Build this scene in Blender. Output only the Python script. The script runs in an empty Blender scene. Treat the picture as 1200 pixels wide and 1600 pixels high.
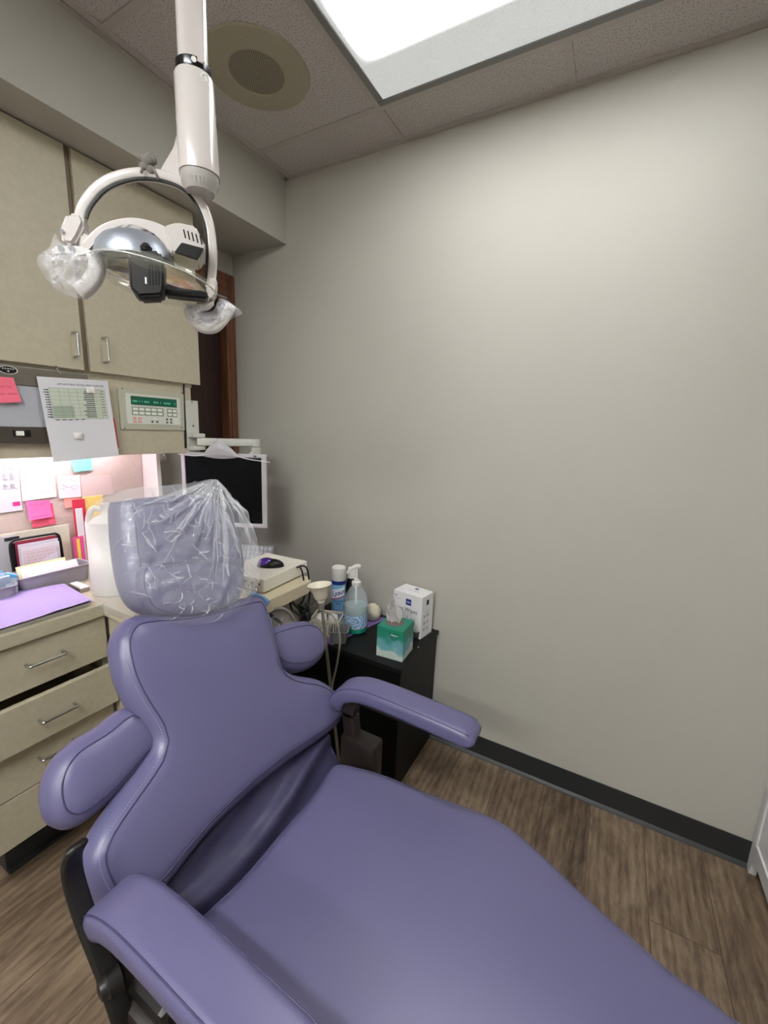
import bpy, bmesh, math, random
import numpy as np
from mathutils import Vector, Matrix, noise
from mathutils.geometry import delaunay_2d_cdt
random.seed(7)
PI = math.pi
S = bpy.context.scene
COL = S.collection

# ---------------------------------------------------------------- camera
FPX = 652.8119
CAM = Vector((1.47783, -1.66766, 1.43136))
def _rot(r):
    v = Vector(r); return Matrix.Rotation(v.length, 3, v.normalized())
RV = (-0.1817, -0.0875, 0.5001)
RC = _rot(RV)
cd = bpy.data.cameras.new('camera'); cam = bpy.data.objects.new('camera', cd); COL.objects.link(cam)
cd.sensor_fit = 'HORIZONTAL'; cd.sensor_width = 36; cd.lens = FPX/1200*36; cd.clip_start = .02
m = Matrix.Identity(4)
for i, c in enumerate((RC @ Vector((1,0,0)), RC @ Vector((0,0,1)), RC @ Vector((0,-1,0)))):
    for j in range(3): m[j][i] = c[j]
m.translation = CAM
cam.matrix_world = m
S.camera = cam
# ---------------------------------------------------------------- view and world
S.view_settings.view_transform = 'Standard'; S.view_settings.look = 'None'
S.view_settings.gamma = 1; S.view_settings.use_curve_mapping = False
S.view_settings.exposure = 0.0
W_ = bpy.data.worlds.new('world'); S.world = W_; W_.use_nodes = True
W_.node_tree.nodes['Background'].inputs[0].default_value = (.9,.95,1,1)
W_.node_tree.nodes['Background'].inputs[1].default_value = .15
LAMP = 22.0      # ceiling fixture tube brightness
UCAB = 15.0      # under cabinet tube brightness
H = 2.5366       # ceiling height
LW = -.373       # left wall plane

# ---------------------------------------------------------------- helpers
def ray(u, v): return RC @ Vector(((u-600)/FPX, 1.0, -(v-800)/FPX))
def on(u, v, P, n):
    d = ray(u, v); n = Vector(n); return CAM + d*((Vector(P)-CAM).dot(n)/d.dot(n))
def onx(u, v, x): return on(u, v, (x,0,0), (1,0,0))
def ony(u, v, y): return on(u, v, (0,y,0), (0,1,0))
def onz(u, v, z): return on(u, v, (0,0,z), (0,0,1))

def lin(c):
    return tuple((x/255/12.92 if x/255 <= .04045 else ((x/255+.055)/1.055)**2.4) for x in c[:3]) + (1,)
MATS = {}
def mat(name, col=(200,200,200), rough=.5, metal=0, bump=0, bscale=200, var=0, vscale=8, spec=.5, coat=0, alpha=1, trans=0, emit=None, es=0):
    if name in MATS: return MATS[name]
    M = bpy.data.materials.new(name); M.use_nodes = True; MATS[name] = M
    nt = M.node_tree; b = nt.nodes['Principled BSDF']
    b.inputs['Base Color'].default_value = lin(col); b.inputs['Roughness'].default_value = rough
    b.inputs['Metallic'].default_value = metal; b.inputs['Specular IOR Level'].default_value = spec
    b.inputs['Coat Weight'].default_value = coat
    b.inputs['Alpha'].default_value = alpha; b.inputs['Transmission Weight'].default_value = trans
    tc = nt.nodes.new('ShaderNodeTexCoord')
    n = nt.nodes.new('ShaderNodeTexNoise'); n.inputs['Scale'].default_value = vscale; n.inputs['Detail'].default_value = 4
    nt.links.new(tc.outputs['Object'], n.inputs['Vector'])
    r = nt.nodes.new('ShaderNodeValToRGB'); L = lin(col); v = max(var, .02)
    r.color_ramp.elements[0].position = .3; r.color_ramp.elements[1].position = .7
    r.color_ramp.elements[0].color = tuple(x*(1-v) for x in L[:3])+(1,); r.color_ramp.elements[1].color = tuple(min(1,x*(1+v)) for x in L[:3])+(1,)
    nt.links.new(n.outputs['Fac'], r.inputs[0]); nt.links.new(r.outputs[0], b.inputs['Base Color'])
    if bump:
        n2 = nt.nodes.new('ShaderNodeTexNoise'); n2.inputs['Scale'].default_value = bscale; n2.inputs['Detail'].default_value = 3
        nt.links.new(tc.outputs['Object'], n2.inputs['Vector'])
        bp = nt.nodes.new('ShaderNodeBump'); bp.inputs['Strength'].default_value = bump; bp.inputs['Distance'].default_value = .002
        nt.links.new(n2.outputs['Fac'], bp.inputs['Height']); nt.links.new(bp.outputs[0], b.inputs['Normal'])
    if emit:
        b.inputs['Emission Color'].default_value = lin(emit); b.inputs['Emission Strength'].default_value = es
    return M

WO = {}       # world offset of each object
def props(o, label=None, cat=None, group=None, kind=None):
    if label: o['label'] = label
    if cat: o['category'] = cat
    if group: o['group'] = group
    if kind: o['kind'] = kind
    return o
def thing(name, label, cat, loc, group=None):
    o = bpy.data.objects.new(name, None); COL.objects.link(o); o.location = loc; o.empty_display_size = .05
    WO[o.name] = Vector(loc); return props(o, label, cat, group)
def obj(name, bm, m, parent=None, smooth=False, label=None, cat=None, group=None, kind=None, recalc=True):
    """bmesh in world coordinates -> one mesh object (origin: parent's, or bottom centre of its box)"""
    if recalc: bmesh.ops.recalc_face_normals(bm, faces=bm.faces[:])
    if parent is not None: off = WO[parent.name]
    else:
        vs = [v.co for v in bm.verts]
        off = Vector(((min(v.x for v in vs)+max(v.x for v in vs))/2, (min(v.y for v in vs)+max(v.y for v in vs))/2, min(v.z for v in vs)))
    bmesh.ops.translate(bm, verts=bm.verts[:], vec=-off)
    me = bpy.data.meshes.new(name); bm.to_mesh(me); bm.free()
    for mm in (m if isinstance(m, (list,tuple)) else [m]): me.materials.append(mm)
    if smooth:
        for p in me.polygons: p.use_smooth = True
        if smooth != 'all': me.set_sharp_from_angle(angle=math.radians(40))
    o = bpy.data.objects.new(name, me); COL.objects.link(o)
    if parent is None: o.location = off
    else: o.parent = parent
    WO[o.name] = off
    return props(o, label, cat, group, kind)

def B(): return bmesh.new()
def box(bm, a, b, bev=0, seg=2, rot=None, mi=0):
    """axis box from corner a to b; rot = Matrix about its centre"""
    a = Vector(a); b = Vector(b); c = (a+b)/2; s = b-a
    r = bmesh.ops.create_cube(bm, size=1); vs = r['verts']
    for v in vs: v.co = Vector((v.co.x*s.x, v.co.y*s.y, v.co.z*s.z))
    if bev:
        es = list({e for v in vs for e in v.link_edges})
        rr = bmesh.ops.bevel(bm, geom=es, offset=min(bev, .49*min(abs(x) for x in s)), segments=seg, affect='EDGES', profile=.5)
        vs = list({v for f in rr['faces'] for v in f.verts} | {v for v in vs if v.is_valid})
    for v in vs:
        v.co = (rot @ v.co if rot else v.co) + c
    for f in {f for v in vs for f in v.link_faces}: f.material_index = mi
    return vs
def basis(d):
    d = Vector(d).normalized(); u = Vector((0,0,1)) if abs(d.z) < .95 else Vector((1,0,0))
    x = d.cross(u).normalized(); return x, x.cross(d).normalized(), d
def loft(bm, rings, cap=True, closed=True, mi=0):
    R = [[bm.verts.new(p) for p in r] for r in rings]; n = len(R[0])
    for i in range(len(R)-1):
        for j in range(n if closed else n-1):
            f = bm.faces.new((R[i][j], R[i][(j+1)%n], R[i+1][(j+1)%n], R[i+1][j])); f.material_index = mi
    if cap and closed:
        for r in (R[0][::-1], R[-1]):
            f = bm.faces.new(r); f.material_index = mi
    return R
def lathe(bm, prof, base, axis=(0,0,1), n=32, cap=True, mi=0):
    """prof: (radius, height) list"""
    x, y, d = basis(axis); base = Vector(base); rings = []
    for r, h in prof:
        rings.append([base + d*h + (x*math.cos(2*PI*k/n)+y*math.sin(2*PI*k/n))*max(r,1e-4) for k in range(n)])
    return loft(bm, rings, cap, mi=mi)
def cyl(bm, a, b, r, n=24, r2=None, mi=0):
    a = Vector(a); b = Vector(b); return lathe(bm, [(r,0),(r if r2 is None else r2,(b-a).length)], a, b-a, n, mi=mi)
def cat_rom(pts, k=8, closed=False):
    pts = [Vector(p) for p in pts]; n = len(pts); out = []
    rng = range(n if closed else n-1)
    for i in rng:
        p0 = pts[(i-1)%n] if closed or i > 0 else pts[0]*2-pts[1]
        p1 = pts[i]; p2 = pts[(i+1)%n]
        p3 = pts[(i+2)%n] if closed or i+2 < n else pts[-1]*2-pts[-2]
        for j in range(k):
            t = j/k
            out.append(.5*((2*p1)+(p2-p0)*t+(2*p0-5*p1+4*p2-p3)*t*t+(3*p1-p0-3*p2+p3)*t**3))
    if not closed: out.append(pts[-1])
    return out
def sweep(bm, path, sec, up=(0,0,1), closed=False, scale=None, mi=0):
    """sec: list of (a,b): a sideways, b along up-ish"""
    P = [Vector(p) for p in path]; n = len(P); rings = []; up = Vector(up)
    for i in range(n):
        if closed: t = P[(i+1)%n]-P[i-1]
        else: t = P[min(i+1,n-1)]-P[max(i-1,0)]
        t.normalize(); s = t.cross(up)
        if s.length < 1e-3: s = t.cross(Vector((1,0,0)))
        s.normalize(); w = s.cross(t)
        k = scale(i/(n-1)) if scale else 1
        rings.append([P[i]+(s*a+w*b)*k for a, b in sec])
    if closed: rings.append(rings[0])
    loft(bm, rings, cap=not closed, mi=mi)
    if closed: bmesh.ops.remove_doubles(bm, verts=bm.verts[:], dist=1e-6)
def circ(r, n=10): return [(r*math.cos(2*PI*k/n), r*math.sin(2*PI*k/n)) for k in range(n)]
def rrect(w, h, r, n=4):
    out = []
    for cx, cy, a0 in ((w/2-r,h/2-r,0),(-w/2+r,h/2-r,90),(-w/2+r,-h/2+r,180),(w/2-r,-h/2+r,270)):
        for k in range(n+1):
            a = math.radians(a0+90*k/n); out.append((cx+r*math.cos(a), cy+r*math.sin(a)))
    return out
def tube(bm, pts, r, k=8, n=10, smooth=True, up=(.3,.2,.93), mi=0):
    sweep(bm, cat_rom(pts, k) if smooth else pts, circ(r, n), up=up, mi=mi)
def prism(bm, pts, off, mi=0):
    """planar polygon (3-D points) extruded by vector off"""
    off = Vector(off); a = [bm.verts.new(p) for p in pts]; b = [bm.verts.new(Vector(p)+off) for p in pts]
    n = len(a); fs = [bm.faces.new(a[::-1]), bm.faces.new(b)]
    for i in range(n): fs.append(bm.faces.new((a[i], a[(i+1)%n], b[(i+1)%n], b[i])))
    for f in fs: f.material_index = mi
def text(s, size, o, ex, ey, m, parent, name='lettering', align='LEFT', shear=0, depth=.0003, lift=.0006, bold=0):
    cu = bpy.data.curves.new('t', 'FONT'); cu.body = s; cu.size = size; cu.align_x = align; cu.shear = shear; cu.offset = bold; cu.resolution_u = 2
    to = bpy.data.objects.new('t', cu); COL.objects.link(to); bpy.context.view_layer.update()
    me = bpy.data.meshes.new_from_object(to.evaluated_get(bpy.context.evaluated_depsgraph_get())); bpy.data.objects.remove(to)
    bm = B(); bm.from_mesh(me); bpy.data.meshes.remove(me)
    ex = Vector(ex).normalized(); ey = Vector(ey).normalized(); n = ex.cross(ey)
    for v in bm.verts: v.co = Vector(o)+ex*v.co.x+ey*v.co.y+n*lift
    if not bm.faces: bm.free(); return None
    return obj(name, bm, m, parent, recalc=False)

class Fr:
    """a plane with origin P, right ex, up ey, normal n (towards the viewer's side)"""
    def __init__(s, P, ex, ey):
        s.P = Vector(P); s.ex = Vector(ex).normalized(); s.ey = Vector(ey).normalized(); s.n = s.ex.cross(s.ey).normalized()
    def px(s, u, v):
        q = on(u, v, s.P, s.n)-s.P; return (q.dot(s.ex), q.dot(s.ey))
    def w(s, a, b, c=0): return s.P+s.ex*a+s.ey*b+s.n*c
    def wp(s, u, v, c=0):
        q = on(u, v, s.P, s.n); return q+s.n*c

def seg_dist(Q, poly):
    A = poly; Bq = np.roll(poly, -1, axis=0); d = Bq-A; L = (d**2).sum(1)+1e-12
    best = np.full(len(Q), 1e9)
    for i in range(len(A)):
        t = np.clip(((Q-A[i])@d[i])/L[i], 0, 1); pr = A[i]+t[:,None]*d[i]
        best = np.minimum(best, np.hypot(*(Q-pr).T))
    return best
def inside(Q, poly):
    x, y = Q[:,0], Q[:,1]; c = np.zeros(len(Q), bool); n = len(poly); j = n-1
    for i in range(n):
        xi, yi = poly[i]; xj, yj = poly[j]
        with np.errstate(divide='ignore', invalid='ignore'):
            c ^= ((yi > y) != (yj > y)) & (x < (xj-xi)*(y-yi)/(yj-yi+1e-15)+xi)
        j = i
    return c
def resample(pts, n, k=8):
    c = cat_rom([(p[0],p[1],0) for p in pts], k, True); P = np.array([(v.x,v.y) for v in c]); P2 = np.vstack([P, P[:1]])
    s = np.concatenate([[0], np.cumsum(np.hypot(*np.diff(P2, axis=0).T))]); t = np.linspace(0, s[-1], n, endpoint=False)
    return np.stack([np.interp(t, s, P2[:,0]), np.interp(t, s, P2[:,1])], 1)
def inset(poly, d):
    T = np.roll(poly,-1,0)-np.roll(poly,1,0); T /= np.hypot(*T.T)[:,None]+1e-12
    N = np.stack([-T[:,1], T[:,0]], 1)
    area = .5*np.sum(poly[:,0]*np.roll(poly[:,1],-1)-np.roll(poly[:,0],-1)*poly[:,1])
    if area < 0: N = -N
    Q = poly+N*d; dd = seg_dist(Q, poly); return Q[dd > .93*d]
def pad(fr, pts, th, r, dome=0, n=140, grid=.014, bend=None, back=True, disp=None, power=2.0):
    """upholstered cushion: closed outline in the plane of fr, rounded rim, slightly domed face"""
    poly = resample(pts, n)
    area = .5*np.sum(poly[:,0]*np.roll(poly[:,1],-1)-np.roll(poly[:,0],-1)*poly[:,1])
    if area < 0: poly = poly[::-1]
    V = [tuple(p) for p in poly]
    for f in (.04,.14,.3,.55,.85): V += [tuple(p) for p in inset(poly, r*f)]
    mn, mx = poly.min(0), poly.max(0)
    gx, gy = np.meshgrid(np.arange(mn[0], mx[0], grid), np.arange(mn[1], mx[1], grid)); gx[1::2] += grid/2
    G = np.stack([gx.ravel(), gy.ravel()], 1); G = G[inside(G, poly)]; G = G[seg_dist(G, poly) > r*.95]
    V += [tuple(p) for p in G]
    vo, eo, fo, *_ = delaunay_2d_cdt([Vector(v) for v in V], [(i,(i+1)%n) for i in range(n)], [], 1, 1e-6)
    Q = np.array([(v.x,v.y) for v in vo]); D = seg_dist(Q, poly); dm = D.max()
    prof = (1-np.clip(1-D/r, 0, 1)**power)**(1/power); hd = th/2*prof
    q = np.clip((D-r*.5)/max(dm-r*.5,1e-6), 0, 1); hf = hd+dome*(1-(1-q)**2)
    bm = B(); bf = bend or (lambda a, b: 0)
    rim = D < 1e-5
    top = []
    for i, (a, b) in enumerate(Q):
        dz = disp(a, b, D[i]) if disp and D[i] > 0 else 0
        top.append(bm.verts.new(fr.w(a, b, hf[i]+bf(a,b)+dz)))
    bot = [top[i] if rim[i] else bm.verts.new(fr.w(a, b, -hd[i]+bf(a,b)-(disp(a+3,b+5,D[i]) if disp else 0))) for i, (a, b) in enumerate(Q)] if back else None
    for f in fo:
        try: bm.faces.new([top[i] for i in f])
        except ValueError: pass
        if back:
            g = [bot[i] for i in f][::-1]
            if len({v for v in g}) == 3 and any(not rim[i] for i in f):
                try: bm.faces.new(g)
                except ValueError: pass
    def surf(a, b):
        D1 = float(seg_dist(np.array([[a,b]]), poly)[0]); p1 = (1-max(0,min(1,1-D1/r))**power)**(1/power)
        q1 = max(0,min(1,(D1-r*.5)/max(dm-r*.5,1e-6))); return th/2*p1+dome*(1-(1-q1)**2)+bf(a,b)
    return bm, poly, surf
def piping(fr, poly, surf, d, rad=.0018, lift=0):
    q = inset(poly, d); bm = B(); path = [fr.w(a, b, surf(a,b)+lift) for a, b in q]
    path = path[::2]
    sweep(bm, path, circ(rad, 6), up=fr.n, closed=True); return bm, path
def pxs(fr, L): return [fr.px(u, v) for u, v in L]

def creases(bm, fr, poly, sf, n, L, seed, wd=.002, lift=.0012, dispf=None, area=None):
    """crumple folds: short flat zigzag ribbons of doubled film lying on the surface"""
    rnd = random.Random(seed); mn, mx = poly.min(0), poly.max(0); done = 0
    for _ in range(n*6):
        if done >= n: break
        a, b = rnd.uniform(mn[0],mx[0]), rnd.uniform(mn[1],mx[1])
        if area and not area(a, b): continue
        an = rnd.uniform(0, 2*PI); l = rnd.uniform(.3,1)*L; pts = []; k = rnd.randint(3,6)
        for j in range(k):
            pts.append((a, b)); an += rnd.uniform(-.8,.8); a += l/k*math.cos(an); b += l/k*math.sin(an)
        Q = np.array(pts)
        if not inside(Q, poly).all() or seg_dist(Q, poly).min() < .004: continue
        P3 = [fr.w(x, y, sf(x,y)+(dispf(x,y,.03) if dispf else 0)+lift) for x, y in pts]
        ribbon(bm, P3, fr.n, rnd.uniform(.4,1)*wd, rnd.uniform(-.9,.9)); done += 1
def ribbon(bm, P3, n, w, tilt):
    rows = []
    for i, p in enumerate(P3):
        t = (P3[min(i+1,len(P3)-1)]-P3[max(i-1,0)]).normalized(); sd = t.cross(n).normalized(); sd = (sd*math.cos(tilt)+n*math.sin(tilt)).normalized()
        k = w*(.15+math.sin(PI*(i+.35)/(len(P3)-.3))); up_ = t.cross(sd)*w*.18
        rows.append([bm.verts.new(p-sd*k), bm.verts.new(p+up_*1.5), bm.verts.new(p+sd*k)])
    for r, q in zip(rows, rows[1:]):
        for j in range(2): bm.faces.new((r[j],r[j+1],q[j+1],q[j])).material_index = 1

# ---------------------------------------------------------------- materials of the room
def wall_mat(name, col, bump=.25):
    M = mat(name, col, .62, bump=bump, bscale=420, var=.02, vscale=2, spec=.35); return M
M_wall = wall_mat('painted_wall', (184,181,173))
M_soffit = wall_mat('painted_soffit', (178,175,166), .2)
M_black_vinyl = mat('black_vinyl', (40,42,44), .45, bump=.1)
M_lam = mat('beige_laminate', (180,172,151), .42, bump=.05, bscale=90, var=.05, vscale=60, spec=.4)
M_lam_edge = mat('laminate_edge', (178,166,142), .45, var=.04, vscale=60)
M_splash = mat('backsplash_laminate', (196,182,174), .45, var=.05, vscale=70)
M_steel = mat('brushed_steel', (190,190,188), .28, 1.0, bump=.05, bscale=300)
M_white = mat('white_plastic', (232,230,226), .32, spec=.5)
M_offwhite = mat('cream_plastic', (222,216,200), .38)
M_black = mat('black_plastic', (12,12,14), .4, spec=.35)
M_blackmatte = mat('black_painted_wood', (14,14,15), .5, spec=.25, bump=.05, bscale=150)
M_dark = mat('dark_recess', (10,9,8), .8)
M_grey = mat('grey_plastic', (128,128,132), .45)
M_ink = mat('printed_ink', (40,42,52), .6)
M_paper = mat('white_paper', (232,230,232), .75)
M_pole = mat('white_enamel', (206,200,197), .18, spec=.6, coat=.3)

def floor_mat():
    M = bpy.data.materials.new('wood_plank_vinyl'); M.use_nodes = True; nt = M.node_tree; N = nt.nodes; Lk = nt.links.new
    b = N['Principled BSDF']; tc = N.new('ShaderNodeTexCoord')
    mp = N.new('ShaderNodeMapping'); mp.inputs['Rotation'].default_value = (0,0,PI/2); mp.inputs['Location'].default_value = (.3,.07,0); Lk(tc.outputs['Object'], mp.inputs[0])
    br = N.new('ShaderNodeTexBrick'); br.offset = .37; br.inputs['Scale'].default_value = 1
    br.inputs['Brick Width'].default_value = 1.22; br.inputs['Row Height'].default_value = .178
    br.inputs['Mortar Size'].default_value = .0012; br.inputs['Mortar Smooth'].default_value = .3; br.inputs['Bias'].default_value = 0
    br.inputs['Color1'].default_value = (0,0,0,1); br.inputs['Color2'].default_value = (1,1,1,1); br.inputs['Mortar'].default_value = (.5,.5,.5,1)
    Lk(mp.outputs[0], br.inputs[0])
    # grain, shifted plank by plank
    ad = N.new('ShaderNodeVectorMath'); ad.operation = 'MULTIPLY_ADD'; ad.inputs[1].default_value = (7.3,3.1,5.7)
    Lk(br.outputs['Color'], ad.inputs[0]); Lk(mp.outputs[0], ad.inputs[2])
    st = N.new('ShaderNodeVectorMath'); st.operation = 'MULTIPLY'; st.inputs[1].default_value = (2.2,6,1); Lk(ad.outputs[0], st.inputs[0])
    n1 = N.new('ShaderNodeTexNoise'); n1.inputs['Scale'].default_value = 1.6; n1.inputs['Detail'].default_value = 9; n1.inputs['Roughness'].default_value = .66; n1.inputs['Distortion'].default_value = 1.1; Lk(st.outputs[0], n1.inputs[0])
    st2 = N.new('ShaderNodeVectorMath'); st2.operation = 'MULTIPLY'; st2.inputs[1].default_value = (14,95,1); Lk(ad.outputs[0], st2.inputs[0])
    n2 = N.new('ShaderNodeTexNoise'); n2.inputs['Scale'].default_value = 1.5; n2.inputs['Detail'].default_value = 5; n2.inputs['Distortion'].default_value = .6; Lk(st2.outputs[0], n2.inputs[0])
    wv = N.new('ShaderNodeTexWave'); wv.bands_direction = 'Y'; wv.inputs['Scale'].default_value = 1.4; wv.inputs['Distortion'].default_value = 9; wv.inputs['Detail'].default_value = 3; wv.inputs['Detail Scale'].default_value = .8
    st3 = N.new('ShaderNodeVectorMath'); st3.operation = 'MULTIPLY'; st3.inputs[1].default_value = (1.2,8,1); Lk(ad.outputs[0], st3.inputs[0]); Lk(st3.outputs[0], wv.inputs[0])
    mx = N.new('ShaderNodeMath'); mx.operation = 'MULTIPLY_ADD'; mx.inputs[1].default_value = .62; Lk(n1.outputs['Fac'], mx.inputs[0])
    m2 = N.new('ShaderNodeMath'); m2.operation = 'MULTIPLY'; m2.inputs[1].default_value = .26; Lk(n2.outputs['Fac'], m2.inputs[0]); Lk(m2.outputs[0], mx.inputs[2])
    m3 = N.new('ShaderNodeMath'); m3.operation = 'MULTIPLY_ADD'; m3.inputs[1].default_value = .07; Lk(wv.outputs['Fac'], m3.inputs[0]); Lk(mx.outputs[0], m3.inputs[2])
    m4 = N.new('ShaderNodeMath'); m4.operation = 'MULTIPLY_ADD'; m4.inputs[1].default_value = .10; Lk(br.outputs['Color'], m4.inputs[0]); Lk(m3.outputs[0], m4.inputs[2])
    r = N.new('ShaderNodeValToRGB'); e = r.color_ramp.elements; e[0].position = .36; e[0].color = lin((64,50,39)); e[1].position = .76; e[1].color = lin((160,141,118))
    x = e.new(.52); x.color = lin((112,94,77)); Lk(m4.outputs[0], r.inputs[0])
    mo = N.new('ShaderNodeMix'); mo.data_type = 'RGBA'; mo.blend_type = 'MULTIPLY'; mo.inputs[7].default_value = lin((170,160,150)); Lk(br.outputs['Fac'], mo.inputs[0]); Lk(r.outputs[0], mo.inputs[6])
    Lk(mo.outputs[2], b.inputs['Base Color']); b.inputs['Roughness'].default_value = .48; b.inputs['Specular IOR Level'].default_value = .4
    bp = N.new('ShaderNodeBump'); bp.inputs['Strength'].default_value = .25; bp.inputs['Distance'].default_value = .002; Lk(m4.outputs[0], bp.inputs['Height']); Lk(bp.outputs[0], b.inputs['Normal'])
    return M
def tile_mat():
    M = bpy.data.materials.new('mineral_ceiling_tile'); M.use_nodes = True; nt = M.node_tree; N = nt.nodes; Lk = nt.links.new
    b = N['Principled BSDF']; b.inputs['Roughness'].default_value = .9; tc = N.new('ShaderNodeTexCoord')
    n = N.new('ShaderNodeTexNoise'); n.inputs['Scale'].default_value = 210; n.inputs['Detail'].default_value = 3; Lk(tc.outputs['Object'], n.inputs[0])
    r = N.new('ShaderNodeValToRGB'); e = r.color_ramp.elements; e[0].position = .34; e[0].color = lin((150,144,140)); e[1].position = .5; e[1].color = lin((192,187,183)); Lk(n.outputs['Fac'], r.inputs[0]); Lk(r.outputs[0], b.inputs['Base Color'])
    bp = N.new('ShaderNodeBump'); bp.inputs['Strength'].default_value = .5; bp.inputs['Distance'].default_value = .003; Lk(n.outputs['Fac'], bp.inputs['Height']); Lk(bp.outputs[0], b.inputs['Normal'])
    return M
def wood_mat(name, c1, c2, rough=.45):
    M = bpy.data.materials.new(name); M.use_nodes = True; nt = M.node_tree; N = nt.nodes; Lk = nt.links.new
    b = N['Principled BSDF']; b.inputs['Roughness'].default_value = rough; tc = N.new('ShaderNodeTexCoord')
    mp = N.new('ShaderNodeMapping'); mp.inputs['Scale'].default_value = (60,60,4); Lk(tc.outputs['Object'], mp.inputs[0])
    n = N.new('ShaderNodeTexNoise'); n.inputs['Scale'].default_value = 1; n.inputs['Detail'].default_value = 6; n.inputs['Distortion'].default_value = .8; Lk(mp.outputs[0], n.inputs[0])
    r = N.new('ShaderNodeValToRGB'); r.color_ramp.elements[0].position = .3; r.color_ramp.elements[1].position = .7
    r.color_ramp.elements[0].color = lin(c1); r.color_ramp.elements[1].color = lin(c2); Lk(n.outputs['Fac'], r.inputs[0]); Lk(r.outputs[0], b.inputs['Base Color']); return M
M_oak = wood_mat('reddish_oak', (84,50,32), (124,80,54))
M_walnut = wood_mat('dark_walnut', (34,16,12), (58,30,22))
M_floor = floor_mat(); M_tile = tile_mat()
M_grid = mat('ceiling_grid_metal', (176,170,164), .5)

# ---------------------------------------------------------------- room shell
XR, YB = 2.75, -3.9
def struct(name, bm, m, **k): return obj(name, bm, m, kind='structure', **k)
bm = B(); box(bm, (-.9,YB,-.05), (XR,.12,0)); fl = struct('floor', bm, M_floor)
bm = B(); box(bm, (-.9,YB,H), (XR,.12,H+.05)); struct('ceiling', bm, M_tile)
bm = B(); box(bm, (-.9,0,0), (XR,.12,H)); struct('wall_back', bm, M_wall)
bm = B(); box(bm, (XR,YB,0), (XR+.1,.12,H)); struct('wall_right', bm, M_wall)
bm = B(); box(bm, (-.9,YB-.1,0), (XR,YB,H)); struct('wall_front', bm, M_wall)
# left wall with the doorway beside the corner
DZ, DY0, DY1 = 2.055, -.335, -.043
bm = B(); box(bm, (LW-.1,YB,0), (LW,DY0,H)); box(bm, (LW-.1,DY0,DZ), (LW,0,H)); box(bm, (LW-.1,DY1,0), (LW,0,DZ)); struct('wall_left', bm, M_wall)
# oak casing, jamb and dark door
bm = B()
box(bm, (LW,-.041,0), (LW+.012,-.001,2.172), .003); box(bm, (LW,-.40,DZ+.01), (LW+.012,-.041,2.172), .003)
box(bm, (LW,-.395,2.10), (LW+.018,-.041,2.112), .003); box(bm, (LW,-.395,2.135), (LW+.018,-.041,2.150), .003)
box(bm, (LW-.1,DY1-.012,0), (LW+.002,DY1,DZ)); box(bm, (LW-.1,DY0,DZ-.012), (LW+.002,DY1,DZ))
struct('trim_1', bm, M_oak)
dr = B(); box(dr, (LW-.09,DY0+.01,0), (LW-.05,DY1-.014,DZ-.014), .002); dr_o = struct('door_1', dr, M_walnut)
bm = B(); c = onx(348,580,LW-.045); box(bm, c+Vector((-.004,-.006,-.012)), c+Vector((.003,.006,.012)), .002); obj('strike_plate', bm, M_steel, dr_o)
# soffit
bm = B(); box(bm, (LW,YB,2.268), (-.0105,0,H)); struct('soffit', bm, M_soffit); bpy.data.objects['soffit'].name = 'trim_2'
# baseboard of black vinyl with toe
bm = B()
sec = [(0,0),(.015,0),(.012,.005),(.005,.014),(.004,.1),(0,.1)]
loft(bm, [[Vector((x,-a,b)) for a, b in sec] for x in (-.37,XR)]); struct('baseboard_back', bm, M_black_vinyl)
bm = B(); loft(bm, [[Vector((XR-a,y,b)) for a, b in sec] for y in (YB,-.02)]); struct('baseboard_right', bm, M_black_vinyl)
# ceiling grid: main tees along Y, cross tees along X, wall angles
gx = [-.0144+.61*i for i in range(0,5)]; gy = [-.1975-.61*i for i in range(0,6)]
gx[0] = .026
bm = B(); T = .012
for x in gx:
    if abs(x-1.2056) < .02:     # no tee across the fixtures
        for y0, y1 in ((-.1975,0),(-2.03,-.8075),(-3.25,-2.64)): box(bm, (x-T,y0,H-.004), (x+T,y1,H+.001))
    else: box(bm, (x-T,YB,H-.004), (x+T,0,H+.001))
for y in gy: box(bm, (-.01,y-T,H-.0045), (XR,y+T,H+.001))
box(bm, (-.0105,-.022,H-.005), (XR,0,H)); box(bm, (-.0105,YB,H-.005), (.008,0,H)); box(bm, (XR-.022,YB,H-.005), (XR,0,H))
struct('trim_3', bm, M_grid)

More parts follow.
